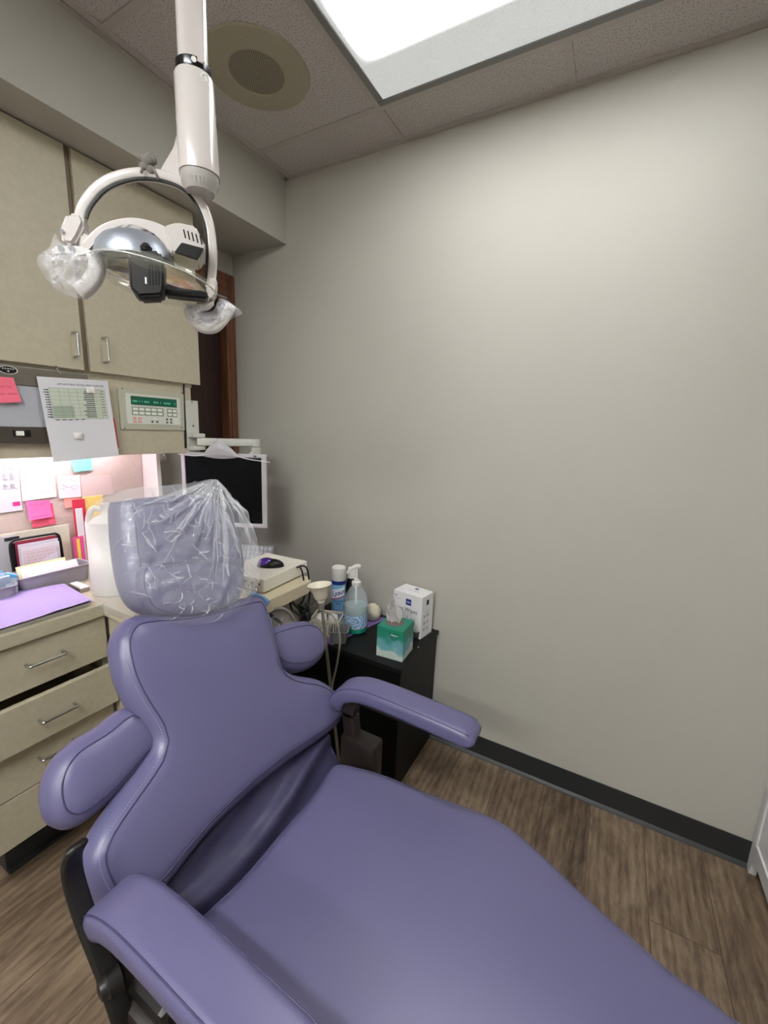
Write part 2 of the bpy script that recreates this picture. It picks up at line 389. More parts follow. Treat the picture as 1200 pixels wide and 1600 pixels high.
# ---------------------------------------------------------------- ceiling light fixture and added fill panels
def lens_mat(name, lamp):
    M = bpy.data.materials.new(name); M.use_nodes = True; nt = M.node_tree; N = nt.nodes; Lk = nt.links.new
    out = N['Material Output']; b = N['Principled BSDF']; b.inputs['Base Color'].default_value = (.30,.31,.30,1); b.inputs['Roughness'].default_value = .3
    tc = N.new('ShaderNodeTexCoord'); sp = N.new('ShaderNodeSeparateXYZ'); Lk(tc.outputs['Object'], sp.inputs[0])
    def mr(src, a, b_, c, d):
        q = N.new('ShaderNodeMapRange'); q.interpolation_type = 'SMOOTHSTEP'; Lk(src, q.inputs[0])
        for i, v in enumerate((a,b_,c,d)): q.inputs[i+1].default_value = v
        return q.outputs[0]
    def mt(op, a, b_):
        q = N.new('ShaderNodeMath'); q.operation = op
        for i, v in enumerate((a,b_)):
            if isinstance(v, (int,float)): q.inputs[i].default_value = v
            else: Lk(v, q.inputs[i])
        return q.outputs[0]
    ay = mt('ABSOLUTE', sp.outputs[1], 0); ax = mt('ABSOLUTE', sp.outputs[0], 0)
    fy = mr(ay, .04, .135, 1, 0); fx = mr(ax, .48, .57, 1, 0)
    f = mt('MULTIPLY', fy, fx)
    # prismatic cells of the acrylic
    vo = N.new('ShaderNodeTexVoronoi'); vo.inputs['Scale'].default_value = 210; vo.inputs['Randomness'].default_value = .15; Lk(tc.outputs['Object'], vo.inputs[0])
    cell = mr(vo.outputs['Distance'], 0, .7, 1.2, .70)
    s = mt('MULTIPLY_ADD', f, lamp); s.node.inputs[2].default_value = .55
    s2 = mt('MULTIPLY', s, cell)
    b.inputs['Emission Color'].default_value = (.985,1,.985,1); Lk(s2, b.inputs['Emission Strength'])
    bp = N.new('ShaderNodeBump'); bp.inputs['Strength'].default_value = .5; bp.inputs['Distance'].default_value = .002; Lk(vo.outputs['Distance'], bp.inputs['Height']); Lk(bp.outputs[0], b.inputs['Normal'])
    return M
M_lens = lens_mat('prismatic_lens', LAMP); M_lens_fill = lens_mat('prismatic_lens_fill', LAMP*3.8)  # the second, stronger lens serves only the added fill panels
def fixture(x0, x1, y0, y1, label, ml):
    t = thing('ceiling_light', label, 'ceiling light', ((x0+x1)/2,(y0+y1)/2,H-.012))
    bm = B(); w = .022
    for a, b in (((x0,y0),(x1,y0+w)),((x0,y1-w),(x1,y1)),((x0,y0+w),(x0+w,y1-w)),((x1-w,y0+w),(x1,y1-w))):
        box(bm, (*a,H-.010), (*b,H-.0005), .002)
    obj('frame', bm, mat('fixture_frame', (120,120,118), .4), t)
    bm = B(); box(bm, (x0+w,y0+w,H-.006), (x1-w,y1-w,H-.002)); obj('diffuser', bm, ml, t)
    return t
fixture(.608,1.803,-.795,-.210, 'flat rectangular ceiling light with a prismatic lens next to the round speaker', M_lens)
fixture(.608,1.803,-2.627,-2.043, 'added fill light shaped as a ceiling panel behind the foot of the chair', M_lens_fill)  # unseen panel behind the camera, added as fill light
fixture(.608,1.803,-3.847,-3.263, 'added fill light shaped as a ceiling panel at the far end of the room', M_lens_fill)  # another unseen panel, added to lift the wall away from the visible fixture

# ---------------------------------------------------------------- ceiling speaker
sx, sy = .318, -.50
t = thing('ceiling_speaker', 'round beige ceiling speaker with a perforated grille beside the ceiling light', 'speaker', (sx,sy,H-.008))
M_spk = mat('speaker_beige', (160,153,133), .5)
bm = B(); lathe(bm, [(.086,.004),(.09,0),(.150,-.0005),(.163,.002),(.166,.0075),(.086,.0075)], (sx,sy,H-.008), n=72, cap=False); obj('rim', bm, M_spk, t, smooth=True)
bm = B(); lathe(bm, [(.087,.002),(.087,.0045)], (sx,sy,H-.008), n=64); g = obj('grille', bm, M_spk, t)
bm = B()
for k in range(1,16):
    n = 6*k
    for j in range(n):
        a = 2*PI*j/n + k*.02; r = k*.0055
        c = Vector((sx+r*math.cos(a), sy+r*math.sin(a), H-.0063))
        bm.faces.new([bm.verts.new(c+Vector(((.0019)*math.cos(q*PI/3),(.0019)*math.sin(q*PI/3),0))) for q in range(6)])
obj('perforation', bm, M_dark, g, recalc=False)
for k in range(4):
    a = PI/2*k+.55; bm = B(); cyl(bm, (sx+.125*math.cos(a),sy+.125*math.sin(a),H-.0105), (sx+.125*math.cos(a),sy+.125*math.sin(a),H-.007), .0032, 10); obj('screw', bm, M_steel, t)

# ---------------------------------------------------------------- upper cabinet
UC = thing('upper_cabinet', 'tall beige laminate wall cabinet with two doors hung under the soffit', 'cabinet', (-.26,-1.1,1.295))
bm = B()
box(bm, (LW+.002,-1.75,1.60), (-.172,-.41,2.266)); box(bm, (LW+.002,-1.75,1.575), (-.168,-.43,1.60))
obj('carcass', bm, M_lam, UC)
def pull(a, b, out, r=.0042, st=.03):
    """wire pull between points a and b standing off along out"""
    a = Vector(a); b = Vector(b); out = Vector(out)*st; bm = B(); d = (b-a).normalized()*.012
    tube(bm, [a, a+out*.75, a+out+d*.4, a+out+d, b+out-d, b+out-d*.4, b+out*.75, b], r, 5, 10, up=(b-a).cross(out).normalized()+Vector((.01,.01,.01)))
    return bm
XD = -.15
bm = B(); box(bm, (XD-.02,-1.32,1.588), (XD,-.857,2.262), .0015); d1 = obj('door', bm, M_lam, UC)
pa = onx(113,520,XD); pb = onx(118,558,XD); obj('handle', pull((XD,pa.y,pa.z),(XD,pa.y,pb.z),(1,0,0)), M_steel, d1, smooth=True)
bm = B(); box(bm, (XD-.02,-.838,1.588), (XD,-.398,2.262), .0015); d2 = obj('door', bm, M_lam, UC)
pa = onx(160,528,XD); pb = onx(163,566,XD); obj('handle', pull((XD,pa.y,pa.z),(XD,pa.y,pb.z),(1,0,0)), M_steel, d2, smooth=True)
bm = B(); box(bm, (XD-.02,-1.75,1.588), (XD,-1.337,2.262), .0015); obj('door', bm, M_lam, UC)
bm = B(); box(bm, (XD-.021,-.856,1.585), (XD-.012,-.839,2.262)); obj('filler_strip', bm, mat('brown_edge', (120,104,84), .5), UC)
# lower front panel of the cabinet (holds viewer and x-ray control)
XV = -.172
bm = B(); box(bm, (XV-.016,-1.75,1.296), (XV,-.432,1.588), .001); box(bm, (LW,-.452,1.296), (XV-.016,-.432,1.6)); obj('front_panel', bm, M_lam, UC)
bm = B(); box(bm, (LW,-1.75,1.40), (XV-.016,-.452,1.412)); obj('bottom_panel', bm, M_lam, UC)

# under cabinet lamp
t = thing('under_cabinet_light', 'slim white fluorescent strip under the wall cabinet over the notes', 'light', (-.25,-1.14,1.365))
bm = B(); box(bm, (-.30,-1.62,1.375), (-.23,-.66,1.40), .003); obj('housing', bm, M_white, t)
bm = B(); cyl(bm, (-.265,-1.60,1.362), (-.265,-.68,1.362), .010, 16); obj('tube', bm, mat('lamp_tube', (255,246,255), .4, emit=(255,236,252), es=UCAB*3.2), t)

# backsplash and side board
bm = B(); box(bm, (LW,-1.9,.85), (LW+.006,-.552,1.40)); struct('trim_4', bm, M_splash)
bm = B(); box(bm, (LW,-.55,.85), (-.262,-.532,1.296), .001)
sb = obj('side_board', bm, mat('white_board', (226,222,220), .4), label='white upright board at the right end of the lit backsplash', cat='panel')

# ---------------------------------------------------------------- viewer box (left edge) with magnets, notes
vx = XV+.022
t = thing('xray_viewer', 'grey x-ray viewing box with steel frame under the wall cabinet', 'x-ray viewer', (XV,-1.15,1.36))
a = onx(137,585,vx); zt = a.z; yr = a.y; zb = onx(60,692,vx).z; z1 = onx(0,598,vx).z; z2 = onx(0,666,vx).z
M_ss = mat('viewer_steel', (128,122,112), .38, .7, bump=.1, bscale=120)
bm = B(); box(bm, (XV,-1.5,z1-.002), (vx,yr,zt), .002); box(bm, (XV,yr-.012,zb), (vx,yr,z1)); obj('frame', bm, M_ss, t)
bm = B(); box(bm, (XV,-1.5,z2), (vx-.004,yr-.012,z1-.002)); obj('viewing_panel', bm, mat('grey_acrylic', (170,172,180), .35), t)
bm = B(); box(bm, (XV,-1.5,zb), (vx+.001,yr-.012,z2), .002); st = obj('control_strip', bm, mat('dark_strip', (74,68,60), .45, .3), t)
c = onx(34,677,vx+.001); bm = B(); box(bm, c+Vector((-.001,-.022,-.010)), c+Vector((.003,.022,.010)), .001); sw = obj('switch', bm, M_black, st)
bm = B(); box(bm, c+Vector((.002,-.016,-.007)), c+Vector((.007,.004,.007)), .001); obj('rocker', bm, M_white, t)
c = onx(12,578,vx); bm = B(); lathe(bm, [(.001,0),(.012,0),(.012,.002),(.001,.002)], c, (1,0,0), 28)
for v in bm.verts: v.co.y = c.y+(v.co.y-c.y)*2.1
bd = obj('badge', bm, M_black, t)
bm = B(); lathe(bm, [(.0105,0),(.0118,0),(.0118,.0028),(.0105,.0028),(.0105,0)], c, (1,0,0), 28, cap=False)
for v in bm.verts: v.co.y = c.y+(v.co.y-c.y)*2.05
obj('badge_rim', bm, M_white, t)
for q in range(5):
    bm = B() if q == 0 else bm
    box(bm, (c.x+.0028,c.y-.014+.0062*q,c.z+.002), (c.x+.0032,c.y-.0105+.0062*q,c.z+.005))
box(bm, (c.x+.0028,c.y-.001,c.z-.006), (c.x+.0032,c.y+.001,c.z-.001)); box(bm, (c.x+.0028,c.y-.003,c.z-.0042), (c.x+.0032,c.y+.003,c.z-.0028))
obj('lettering', bm, M_white, t)

def frame_of(px4, x):
    TL, TR, BR, BL = [onx(u, v, x) for u, v in px4]; return TL, TR, BR, BL
def sheet(name, px4, x, m, label, cat, curl=.003, th=.0007, group=None, parent=None, nx=8, ny=8):
    TL, TR, BR, BL = frame_of(px4, x); bm = B(); g = []
    for i in range(ny+1):
        row = []
        for j in range(nx+1):
            s, t_ = j/nx, i/ny
            p = (TL*(1-s)+TR*s)*(1-t_)+(BL*(1-s)+BR*s)*t_
            row.append(p+Vector((curl*(t_**2)+curl*.25*math.sin(3*s+2*t_),0,0)))
        g.append(row)
    F = [[bm.verts.new(p) for p in r] for r in g]; K = [[bm.verts.new(p-Vector((th,0,0))) for p in r] for r in g]
    for i in range(ny):
        for j in range(nx):
            bm.faces.new((F[i][j],F[i+1][j],F[i+1][j+1],F[i][j+1])); bm.faces.new((K[i][j],K[i][j+1],K[i+1][j+1],K[i+1][j]))
    ed = [(0,j) for j in range(nx+1)]+[(i,nx) for i in range(1,ny+1)]+[(ny,j) for j in range(nx-1,-1,-1)]+[(i,0) for i in range(ny-1,0,-1)]
    for k in range(len(ed)):
        a, b = ed[k], ed[(k+1)%len(ed)]; bm.faces.new((F[a[0]][a[1]],F[b[0]][b[1]],K[b[0]][b[1]],K[a[0]][a[1]]))
    if label:
        vs = [v.co for v in bm.verts]; t = thing(name, label, cat, (x, sum(v.y for v in vs)/len(vs), min(v.z for v in vs)), group)
        obj('sheet', bm, m, t, smooth=True)
    else: t = obj(name, bm, m, parent)
    def P(s, t_, c=.0006):
        p = (TL*(1-s)+TR*s)*(1-t_)+(BL*(1-s)+BR*s)*t_
        return p+Vector((curl*(t_**2)+curl*.25*math.sin(3*s+2*t_)+c,0,0))
    return t, P
def quads(P, rects, c=.0008):
    bm = B()
    for s0, t0, s1, t1 in rects:
        n = max(1, int((s1-s0)/.07)); m = max(1, int((t1-t0)/.07))
        for i in range(n):
            for j in range(m):
                a, b = s0+(s1-s0)*i/n, s0+(s1-s0)*(i+1)/n; e, f = t0+(t1-t0)*j/m, t0+(t1-t0)*(j+1)/m
                bm.faces.new([bm.verts.new(P(*q, c)) for q in ((a,e),(a,f),(b,f),(b,e))])
    return bm
def scribble(P, s0, t0, s1, h=.03, word=.12, gap=.03, seed=1, w=.0006):
    """a line of handwriting-like strokes"""
    rnd = random.Random(seed); bm = B(); s = s0
    while s < s1-.02:
        L = min(word*rnd.uniform(.5,1.3), s1-s); n = max(4, int(L/.012)); pts = []
        for k in range(n):
            q = s+L*k/n; pts.append(P(q, t0+h*(.5*(-1)**k*rnd.uniform(.3,1)), .0009))
        for a, b in zip(pts, pts[1:]):
            d = Vector((0,0,w)); bm.faces.new([bm.verts.new(z) for z in (a-d,b-d,b+d,a+d)])
        s += L+gap
    return bm
# hanging schedule page
bm = None
t, P = sheet('schedule_sheet', [(57,588),(168,595),(185,712),(82,722)], vx+.006, mat('schedule_paper', (214,213,218), .7), 'white printed appointment schedule sheet hanging over the viewer box', 'paper', curl=.006)
greens = quads(P, [(.12,.12,.92,.49)], .0007); obj('green_table', greens, mat('pale_green_print', (196,204,188), .7), t, recalc=False)
obj('dark_cells', quads(P, [(.13,.33,.42,.475)], .0010), mat('green_print', (160,172,156), .7), t, recalc=False)
ln = []
for k in range(9): ln.append((.12,.12+.0465*k,.92,.122+.0465*k))
for s in (.12,.25,.38,.50,.62,.74,.84,.918): ln.append((s,.12,s+.003,.49))
obj('table_rules', quads(P, ln, .0012), mat('grey_ink', (120,126,124), .7), t, recalc=False)
rn = random.Random(3); rr = []
for k in range(14): rr.append((.62-rn.random()*.06,.15+.024*k,.74,.158+.024*k))
for k in range(12): rr.append((.04+rn.random()*.02,.14+.029*k,.09,.148+.029*k)); rr.append((.092,.138+.029*k,.11,.152+.029*k))
for k in range(10): rr.append((.84+rn.random()*.02,.14+.034*k,.90,.146+.034*k))
for k in range(5): rr.append((.14+k*.09,.495,.19+k*.09,.502))
obj('table_entries', quads(P, rr, .0014), M_ink, t, recalc=False)
ex = (P(.5,.06)-P(.3,.06)).normalized()
text('APPOINTMENT BOOK VIEW CHANGES', .0082, P(.24,.085), ex, Vector((0,0,1)), M_ink, t, lift=.0012)
def tooth(c, label):
    t = thing('tooth_magnet', label, 'magnet', c); bm = B(); r = .013
    bmesh.ops.create_icosphere(bm, subdivisions=3, radius=r)
    for v in bm.verts:
        k = math.atan2(v.co.z, v.co.y); f = 1+.18*math.cos(4*k+PI); v.co = Vector((c[0]+.004+v.co.x*.5, c[1]+v.co.y*1.15*f, c[2]+v.co.z*.95*f))
    obj('tooth', bm, M_white, t, smooth='all')
    return t
c = P(.70,.13); tooth(c, 'white tooth shaped magnet near the top of the schedule sheet')
c = P(.40,.70); tooth(c, 'white tooth shaped magnet on the blank lower half of the schedule sheet')
# hook the sheet hangs from
c = onx(88,578,vx); bm = B(); tube(bm, [c+Vector((.001,-.004,.012)), c+Vector((.006,0,.014)), c+Vector((.007,.004,.008)), c+Vector((.005,0,.002)), c+Vector((.006,.004,-.006)), c+Vector((.007,.008,-.012))], .0014)
obj('wire_hook', bm, M_steel, smooth='all', label='small bent steel hook above the appointment schedule sheet', cat='hook')
sheet('folder_edge', [(168,640),(179,655),(186,700),(160,690)], vx+.001, mat('red_card', (196,44,52), .6), 'red card peeking out behind the schedule sheet', 'card', curl=.0)
t, P = sheet('sticky_note', [(-14,588),(21,590),(33,628),(-8,630)], vx+.003, mat('pink_note', (240,112,136), .7), 'bright pink sticky note on the grey viewing box', 'sticky note', curl=.008)
for k, (a, b, e) in enumerate(((.2,.38,.8),(.15,.66,.95))): obj('handwriting', scribble(P, a, b, e, .09, .4, .08, k+3), mat('red_ink', (150,40,60), .6), t, recalc=False)

# x-ray control panel
t = thing('xray_control', 'beige wall control panel with green display and keypad', 'control panel', (XV,-.6,1.39))
zt, zb = onx(187,606,XV).z, onx(189,671,XV+.006).z; y0 = onx(185,620,XV+.006).y; y1 = onx(288,620,XV+.006).y
M_pan = mat('panel_grey', (176,176,158), .4)
bm = B(); box(bm, (XV,y0,zb), (XV+.006,y1,zt), .002); obj('faceplate', bm, M_pan, t)
def ctl(u, v, x=XV+.0065): return onx(u, v, x)
q = [ctl(195,615), ctl(280,621), ctl(283,664), ctl(199,663)]; ky0, ky1 = (q[0].y+q[3].y)/2, (q[1].y+q[2].y)/2; kz1, kz0 = (q[0].z+q[1].z)/2, (q[2].z+q[3].z)/2
bm = B(); box(bm, (XV+.005,ky0,kz0), (XV+.008,ky1,kz1), .001); kp = obj('keypad', bm, mat('keypad_white', (206,208,200), .4), t)
KW, KH = ky1-ky0, kz1-kz0
def kbox(bm, s0, t0, s1, t1, x0=.0078, x1=.0088): box(bm, (XV+x0,ky0+KW*s0,kz1-KH*t1), (XV+x1,ky0+KW*s1,kz1-KH*t0), .0004, 1)
bm = B(); kbox(bm, .085,.07,.93,.36,.0078,.0092); lcd = obj('display', bm, mat('green_lcd', (12,70,52), .25, emit=(10,90,66), es=.25), t)
bm = B(); rn = random.Random(5)
for k in range(34):
    if rn.random() < .2: continue
    s = .11+k*.0235; kbox(bm, s, .20+rn.random()*.02, s+.006, .27, .0092,.0095); kbox(bm, s, .20+rn.random()*.05, s+.015, .22+rn.random()*.03, .0092,.0095)
obj('display_text', bm, mat('lcd_text', (90,190,160), .4, emit=(90,200,160), es=.5), t)
bm = B(); kbox(bm, .09,.42,.66,.70); kbox(bm, .73,.42,.93,.70); obj('button_field', bm, mat('keypad_grey', (120,134,120), .45), t)
def key(a, m, lab=None):
    bm = B(); kbox(bm, *a); obj('button', bm, m, t, label=lab)
M_kc = mat('button_cream', (222,226,212), .4); M_kr = mat('button_red_outline', (214,150,144), .5); M_kg = mat('button_grey', (96,98,92), .5)
for r in range(2):
    for k in range(5): key((.105+.11*k,.45+.13*r,.195+.11*k,.54+.13*r,.0086,.0096), M_kc)
    for k in range(2): key((.745+.095*k,.45+.13*r,.82+.095*k,.54+.13*r,.0086,.0096), M_kc)
for k in range(2): key((.86,.77+.11*k,.93,.83+.11*k), M_kc)
for s, tt in ((.10,.77),(.19,.77),(.10,.88),(.19,.88)): key((s,tt,s+.06,tt+.075,.0078,.0086), M_kr, 'small reddish button')
for s, tt in ((.44,.90),(.53,.90),(.72,.80),(.80,.80),(.72,.91),(.80,.91)):
    c = Vector((XV+.0078, ky0+KW*s, kz1-KH*tt)); bm = B(); lathe(bm, [(.0048,0),(.0048,.0008)], c, (1,0,0), 14); obj('button', bm, M_kg, t, label='round arrow button')
bm = B(); kbox(bm, .46,.77,.53,.82); obj('button', bm, M_kc, t)
for u, v in ((191,607),(284,614),(195,669),(284,668)):
    bm = B(); c = onx(u, v, XV+.006); lathe(bm, [(.0022,0),(.0022,.0008)], c, (1,0,0), 10); obj('screw', bm, M_dark, t)

# wall-arm plate, arm and monitor
bm = B(); tube(bm, [onx(287,600,XV+.004), onx(288,640,XV+.004), onx(290,700,XV+.004)], .0035); obj('power_cable', bm, M_black, smooth='all', label='black cable running down the edge of the control panel', cat='cable')
MA = thing('wall_mount', 'light grey wall mount with folding arm holding the monitor', 'wall mount', (-.15,-.44,1.3))
M_arm = mat('arm_grey', (196,196,188), .4)
pA, pB = onx(290,625,XV+.006), onx(313,628,XV+.006)
bm = B(); box(bm, (XV+.001,-.466,1.296), (XV+.010,-.405,pA.z), .002); box(bm, (XV-.02,-.43,1.296), (XV+.001,-.405,pA.z)); obj('mount_plate', bm, M_arm, MA)
for u, v in ((300,628),(302,665)):
    bm = B(); c = onx(u, v, XV+.010); lathe(bm, [(.005,0),(.005,.002),(.002,.003)], c, (1,0,0), 12); obj('screw', bm, M_steel, MA)
# monitor plane
TR = Vector((.117,-.277,1.295)); TL = Vector((-.205,-.468,1.312)); ex = Vector((TR.x-TL.x, TR.y-TL.y, 0)).normalized()
MF = Fr((TR+TL)/2, ex, (0,0,1)); w = (TR-TL).length
MF.P.z = 1.300; n = MF.n
a0 = Vector((XV+.02,-.435,1.345)); knuckle = MF.w(.11,.03,-.10)
bm = B(); box(bm, a0+Vector((-.012,-.03,.018)), a0+Vector((.03,.03,.036)), .004); obj('bracket', bm, M_arm, MA)
bm = B(); box(bm, a0+Vector((-.012,-.03,-.036)), a0+Vector((.03,.03,-.018)), .004); obj('bracket', bm, M_arm, MA)
bm = B(); e = Vector((knuckle.x,knuckle.y,1.345)); sweep(bm, [a0+Vector((.01,0,0)), e], rrect(.034,.034,.006)); cyl(bm, e+Vector((0,0,-.016)), e+Vector((0,0,.016)), .022); obj('upper_arm', bm, M_arm, MA, smooth=True)
f2 = MF.w(.0,-.12,-.045)
bm = B(); e2 = Vector((e.x,e.y,1.308)); cyl(bm, e2+Vector((0,0,-.016)), e2+Vector((0,0,.018)), .024); sweep(bm, [e2, e2*.5+f2*.5+Vector((0,0,-.01)), f2], rrect(.034,.03,.006)); obj('lower_arm', bm, M_arm, MA, smooth=True)
MO = thing('monitor', 'small square flat monitor with silver bezel and black screen on a wall arm', 'monitor', MF.w(0,-.335,0))
def fbox(bm, fr, a0, b0, c0, a1, b1, c1, bev=0, seg=2):
    R3 = Matrix((fr.ex, fr.ey, fr.n)).transposed()
    ctr = fr.w((a0+a1)/2,(b0+b1)/2,(c0+c1)/2); s = Vector((abs(a1-a0),abs(b1-b0),abs(c1-c0)))
    return box(bm, ctr-s/2, ctr+s/2, bev, seg, rot=R3)
M_silver = mat('silver_plastic', (186,184,190), .35, .25)
bm = B(); bz = .017; hh = .335
for a in ((-w/2,-hh,0,-w/2+bz,0,.012),(w/2-bz*1.35,-hh,0,w/2,0,.012),(-w/2+bz,-bz,0,w/2-bz,0,.012),(-w/2+bz,-hh,0,w/2-bz,-hh+bz*1.1,.012)): fbox(bm, MF, *a, bev=.003)
obj('bezel', bm, M_silver, MO)
bm = B(); fbox(bm, MF, -w/2+.002,-hh+.002,-.012,w/2-.002,-.002,.001,.004); fbox(bm, MF, -w/2+.05,-hh+.05,-.045,w/2-.05,-.05,-.012,.01); obj('housing', bm, mat('monitor_back', (44,44,48), .4), MO)
bm = B(); fbox(bm, MF, -w/2+bz,-hh+bz,.002,w/2-bz,-bz,.006); obj('screen', bm, mat('black_screen', (6,7,11), .3, spec=.12), MO)
bm = B(); fbox(bm, MF, w/2-.055,-.013,.012,w/2-.044,-.005,.0135); obj('logo_square', bm, mat('logo_dark', (70,70,76), .4), MO)
# mask on the monitor top
MK = thing('face_mask', 'white folded face mask hooked over the monitor top', 'face mask', MF.w(-.02,-.03,.01))
bm = B(); nx_, nz_ = 24, 10; g = []
for j in range(nz_+1):
    row = []
    for i in range(nx_+1):
        s = i/nx_*2-1; t_ = j/nz_
        topb = .062*(1-abs(s)**1.25)+.002; botb = -.018-.006*(1-s*s)
        b = topb*(1-t_)+botb*t_; c = .016+.030*(1-abs(s)**1.6)*math.sin(PI*(.15+.8*t_))+.003*math.sin(t_*18)*(1-abs(s))
        row.append(bm.verts.new(MF.w(-.012+s*.068, b, c)))
    g.append(row)
for j in range(nz_):
    for i in range(nx_): bm.faces.new((g[j][i],g[j+1][i],g[j+1][i+1],g[j][i+1]))
bmesh.ops.solidify(bm, geom=bm.faces[:], thickness=.0015)
M_mask = mat('mask_fabric', (232,230,236), .8, bump=.2)
obj('mask_body', bm, M_mask, MK, smooth='all')
for sgn, eb in ((-1,-.012),(1,-.032)):
    bm = B(); xe = -w/2-.004 if sgn < 0 else w/2+.006
    tube(bm, [MF.w(-.012+sgn*.064,-.008,.018), MF.w((xe-.012)*.6,-.012+eb*.3,.018), MF.w(xe,eb,.012), MF.w(xe,eb-.004,-.012)], .0020); obj('ear_loop', bm, M_mask, MK, smooth='all')
bm = B(); s_ = MF.wp(387,822,-.02); tube(bm, [s_+Vector((0,0,.02)), s_+Vector((0,0,-.03)), s_+Vector((.012,.0,-.09)), s_+Vector((-.01,-.01,-.115)), s_+Vector((-.07,-.04,-.11)), s_+Vector((-.09,-.05,-.14))], .0032)
obj('monitor_cable', bm, M_black, smooth='all', label='black cable hanging below the monitor', cat='cable')

# ---------------------------------------------------------------- papers on the backsplash
bx = LW+.0075
def note(name, px4, col, label, cat, curl=.003, lines=0, ink=(90,90,110), x=None, seed=1):
    t, P = sheet(name, px4, bx if x is None else x, mat('paper_%d_%d_%d' % col, col, .7), label, cat, curl=curl, nx=5, ny=5)
    for k in range(lines):
        obj('writing', scribble(P, .12, .2+.65*k/max(lines-1,1), .9 if k % 2 else .7, .04, .16, .04, seed*10+k), mat('ink_%d_%d_%d' % ink, ink, .7), t, recalc=False)
    return t, P
t, P = note('printed_list', [(-40,716),(27,718),(35,797),(-36,806)], (216,214,226), 'white printed list sheet taped at the far left of the backsplash', 'paper')
rr = []
for blk, n in ((.10,5),(.27,6),(.47,4)):
    for k in range(n):
        rr.append((.60,blk+.022*k,.66+.03*(k%3),blk+.009+.022*k)); rr.append((.76,blk+.022*k,.85+.03*(k%2),blk+.009+.022*k))
rr += [(.58,.40,.96,.404),(.58,.56,.96,.566)]
obj('printing', quads(P, rr), mat('grey_print', (110,112,130), .7), t, recalc=False)
obj('magenta_label', quads(P, [(.78,.82,.96,.90)]), mat('magenta_sticker', (216,50,130), .6), t, recalc=False)
note('handwritten_sheet', [(30,716),(82,714),(88,776),(34,783)], (236,232,240), 'white handwritten sheet taped over the pink notes', 'paper', lines=8, ink=(170,150,180), seed=2)
note('doodle_note', [(89,745),(124,741),(127,776),(92,779)], (228,224,232), 'small white note with a doodle beside the handwritten sheet', 'note', lines=0)
t = bpy.data.objects['doodle_note']; _, P = None, None
c0 = onx(108,757,bx+.004); bm = B()
for r0, dy, dz in ((.022,0,.004),(.010,-.018,-.010),(.012,.018,-.012)):
    pts = [c0+Vector((0,dy+r0*math.cos(a)*(1+.1*math.sin(3*a)),dz+r0*.7*math.sin(a))) for a in np.linspace(0,2*PI,20)]
    for a_, b_ in zip(pts, pts[1:]):
        d = Vector((0,.0003,.0005)); bm.faces.new([bm.verts.new(z) for z in (a_-d,b_-d,b_+d,a_+d)])
obj('doodle', bm, mat('grey_print', ()), t, recalc=False)
note('teal_note', [(110,716),(143,716),(144,734),(113,737)], (104,206,200), 'teal sticky note hanging just under the cabinet edge', 'sticky note', curl=.01)
note('salmon_note', [(99,778),(126,776),(126,790),(101,794)], (236,150,140), 'salmon sticky note tucked under the doodle note', 'sticky note', curl=.004)
note('pink_note_back', [(46,790),(82,786),(87,818),(50,825)], (238,96,130), 'dark pink sticky note behind the lilac pink one', 'sticky note', curl=.004)
note('pink_note', [(40,783),(78,781),(81,807),(44,813)], (232,110,172), 'lilac pink sticky note overlapping another pink note', 'sticky note', curl=.008, lines=2, ink=(130,60,110), x=bx+.006, seed=5)
note('clear_sheet_protector', [(126,744),(172,742),(178,772),(128,777)], (206,190,186), 'clear plastic sheet with a torn corner on the backsplash', 'paper', curl=.002)
for nm in ('pink_note_back','clear_sheet_protector'): pass
bpy.data.objects['pink_note_back'].name = 'pink_note'
# clip thermometer thing on the white board
t = thing('clip_holder', 'small white plastic clip with a round blue dial on the side board', 'clip', ony(212,735,-.556))
c = ony(212,718,-.551); bm = B(); cyl(bm, c, c+Vector((0,-.006,0)), .016); obj('dial', bm, M_white, t, smooth=True)
bm = B(); cyl(bm, c+Vector((0,-.006,0)), c+Vector((0,-.0075,0)), .011); obj('dial_face', bm, mat('blue_dial', (120,130,180), .5), t, smooth=True)
c = ony(214,731,-.551); bm = B(); box(bm, c+Vector((-.03,-.012,-.004)), c+Vector((.028,0,.006)), .002); obj('ledge', bm, M_white, t)
c = onx(252,716,LW); bm = B(); box(bm, c+Vector((0,-.012,-.012)), c+Vector((.012,.012,.03)), .003); t2 = obj('adhesive_hook', bm, M_white, label='white adhesive hook on the wall between board and monitor', cat='hook')
bm = B(); tube(bm, [c+Vector((.012,.0,.02)), c+Vector((.03,0,.014)), c+Vector((.032,0,-.004)), c+Vector((.020,0,-.008))], .003); obj('hook_prong', bm, M_white, t2, smooth='all')

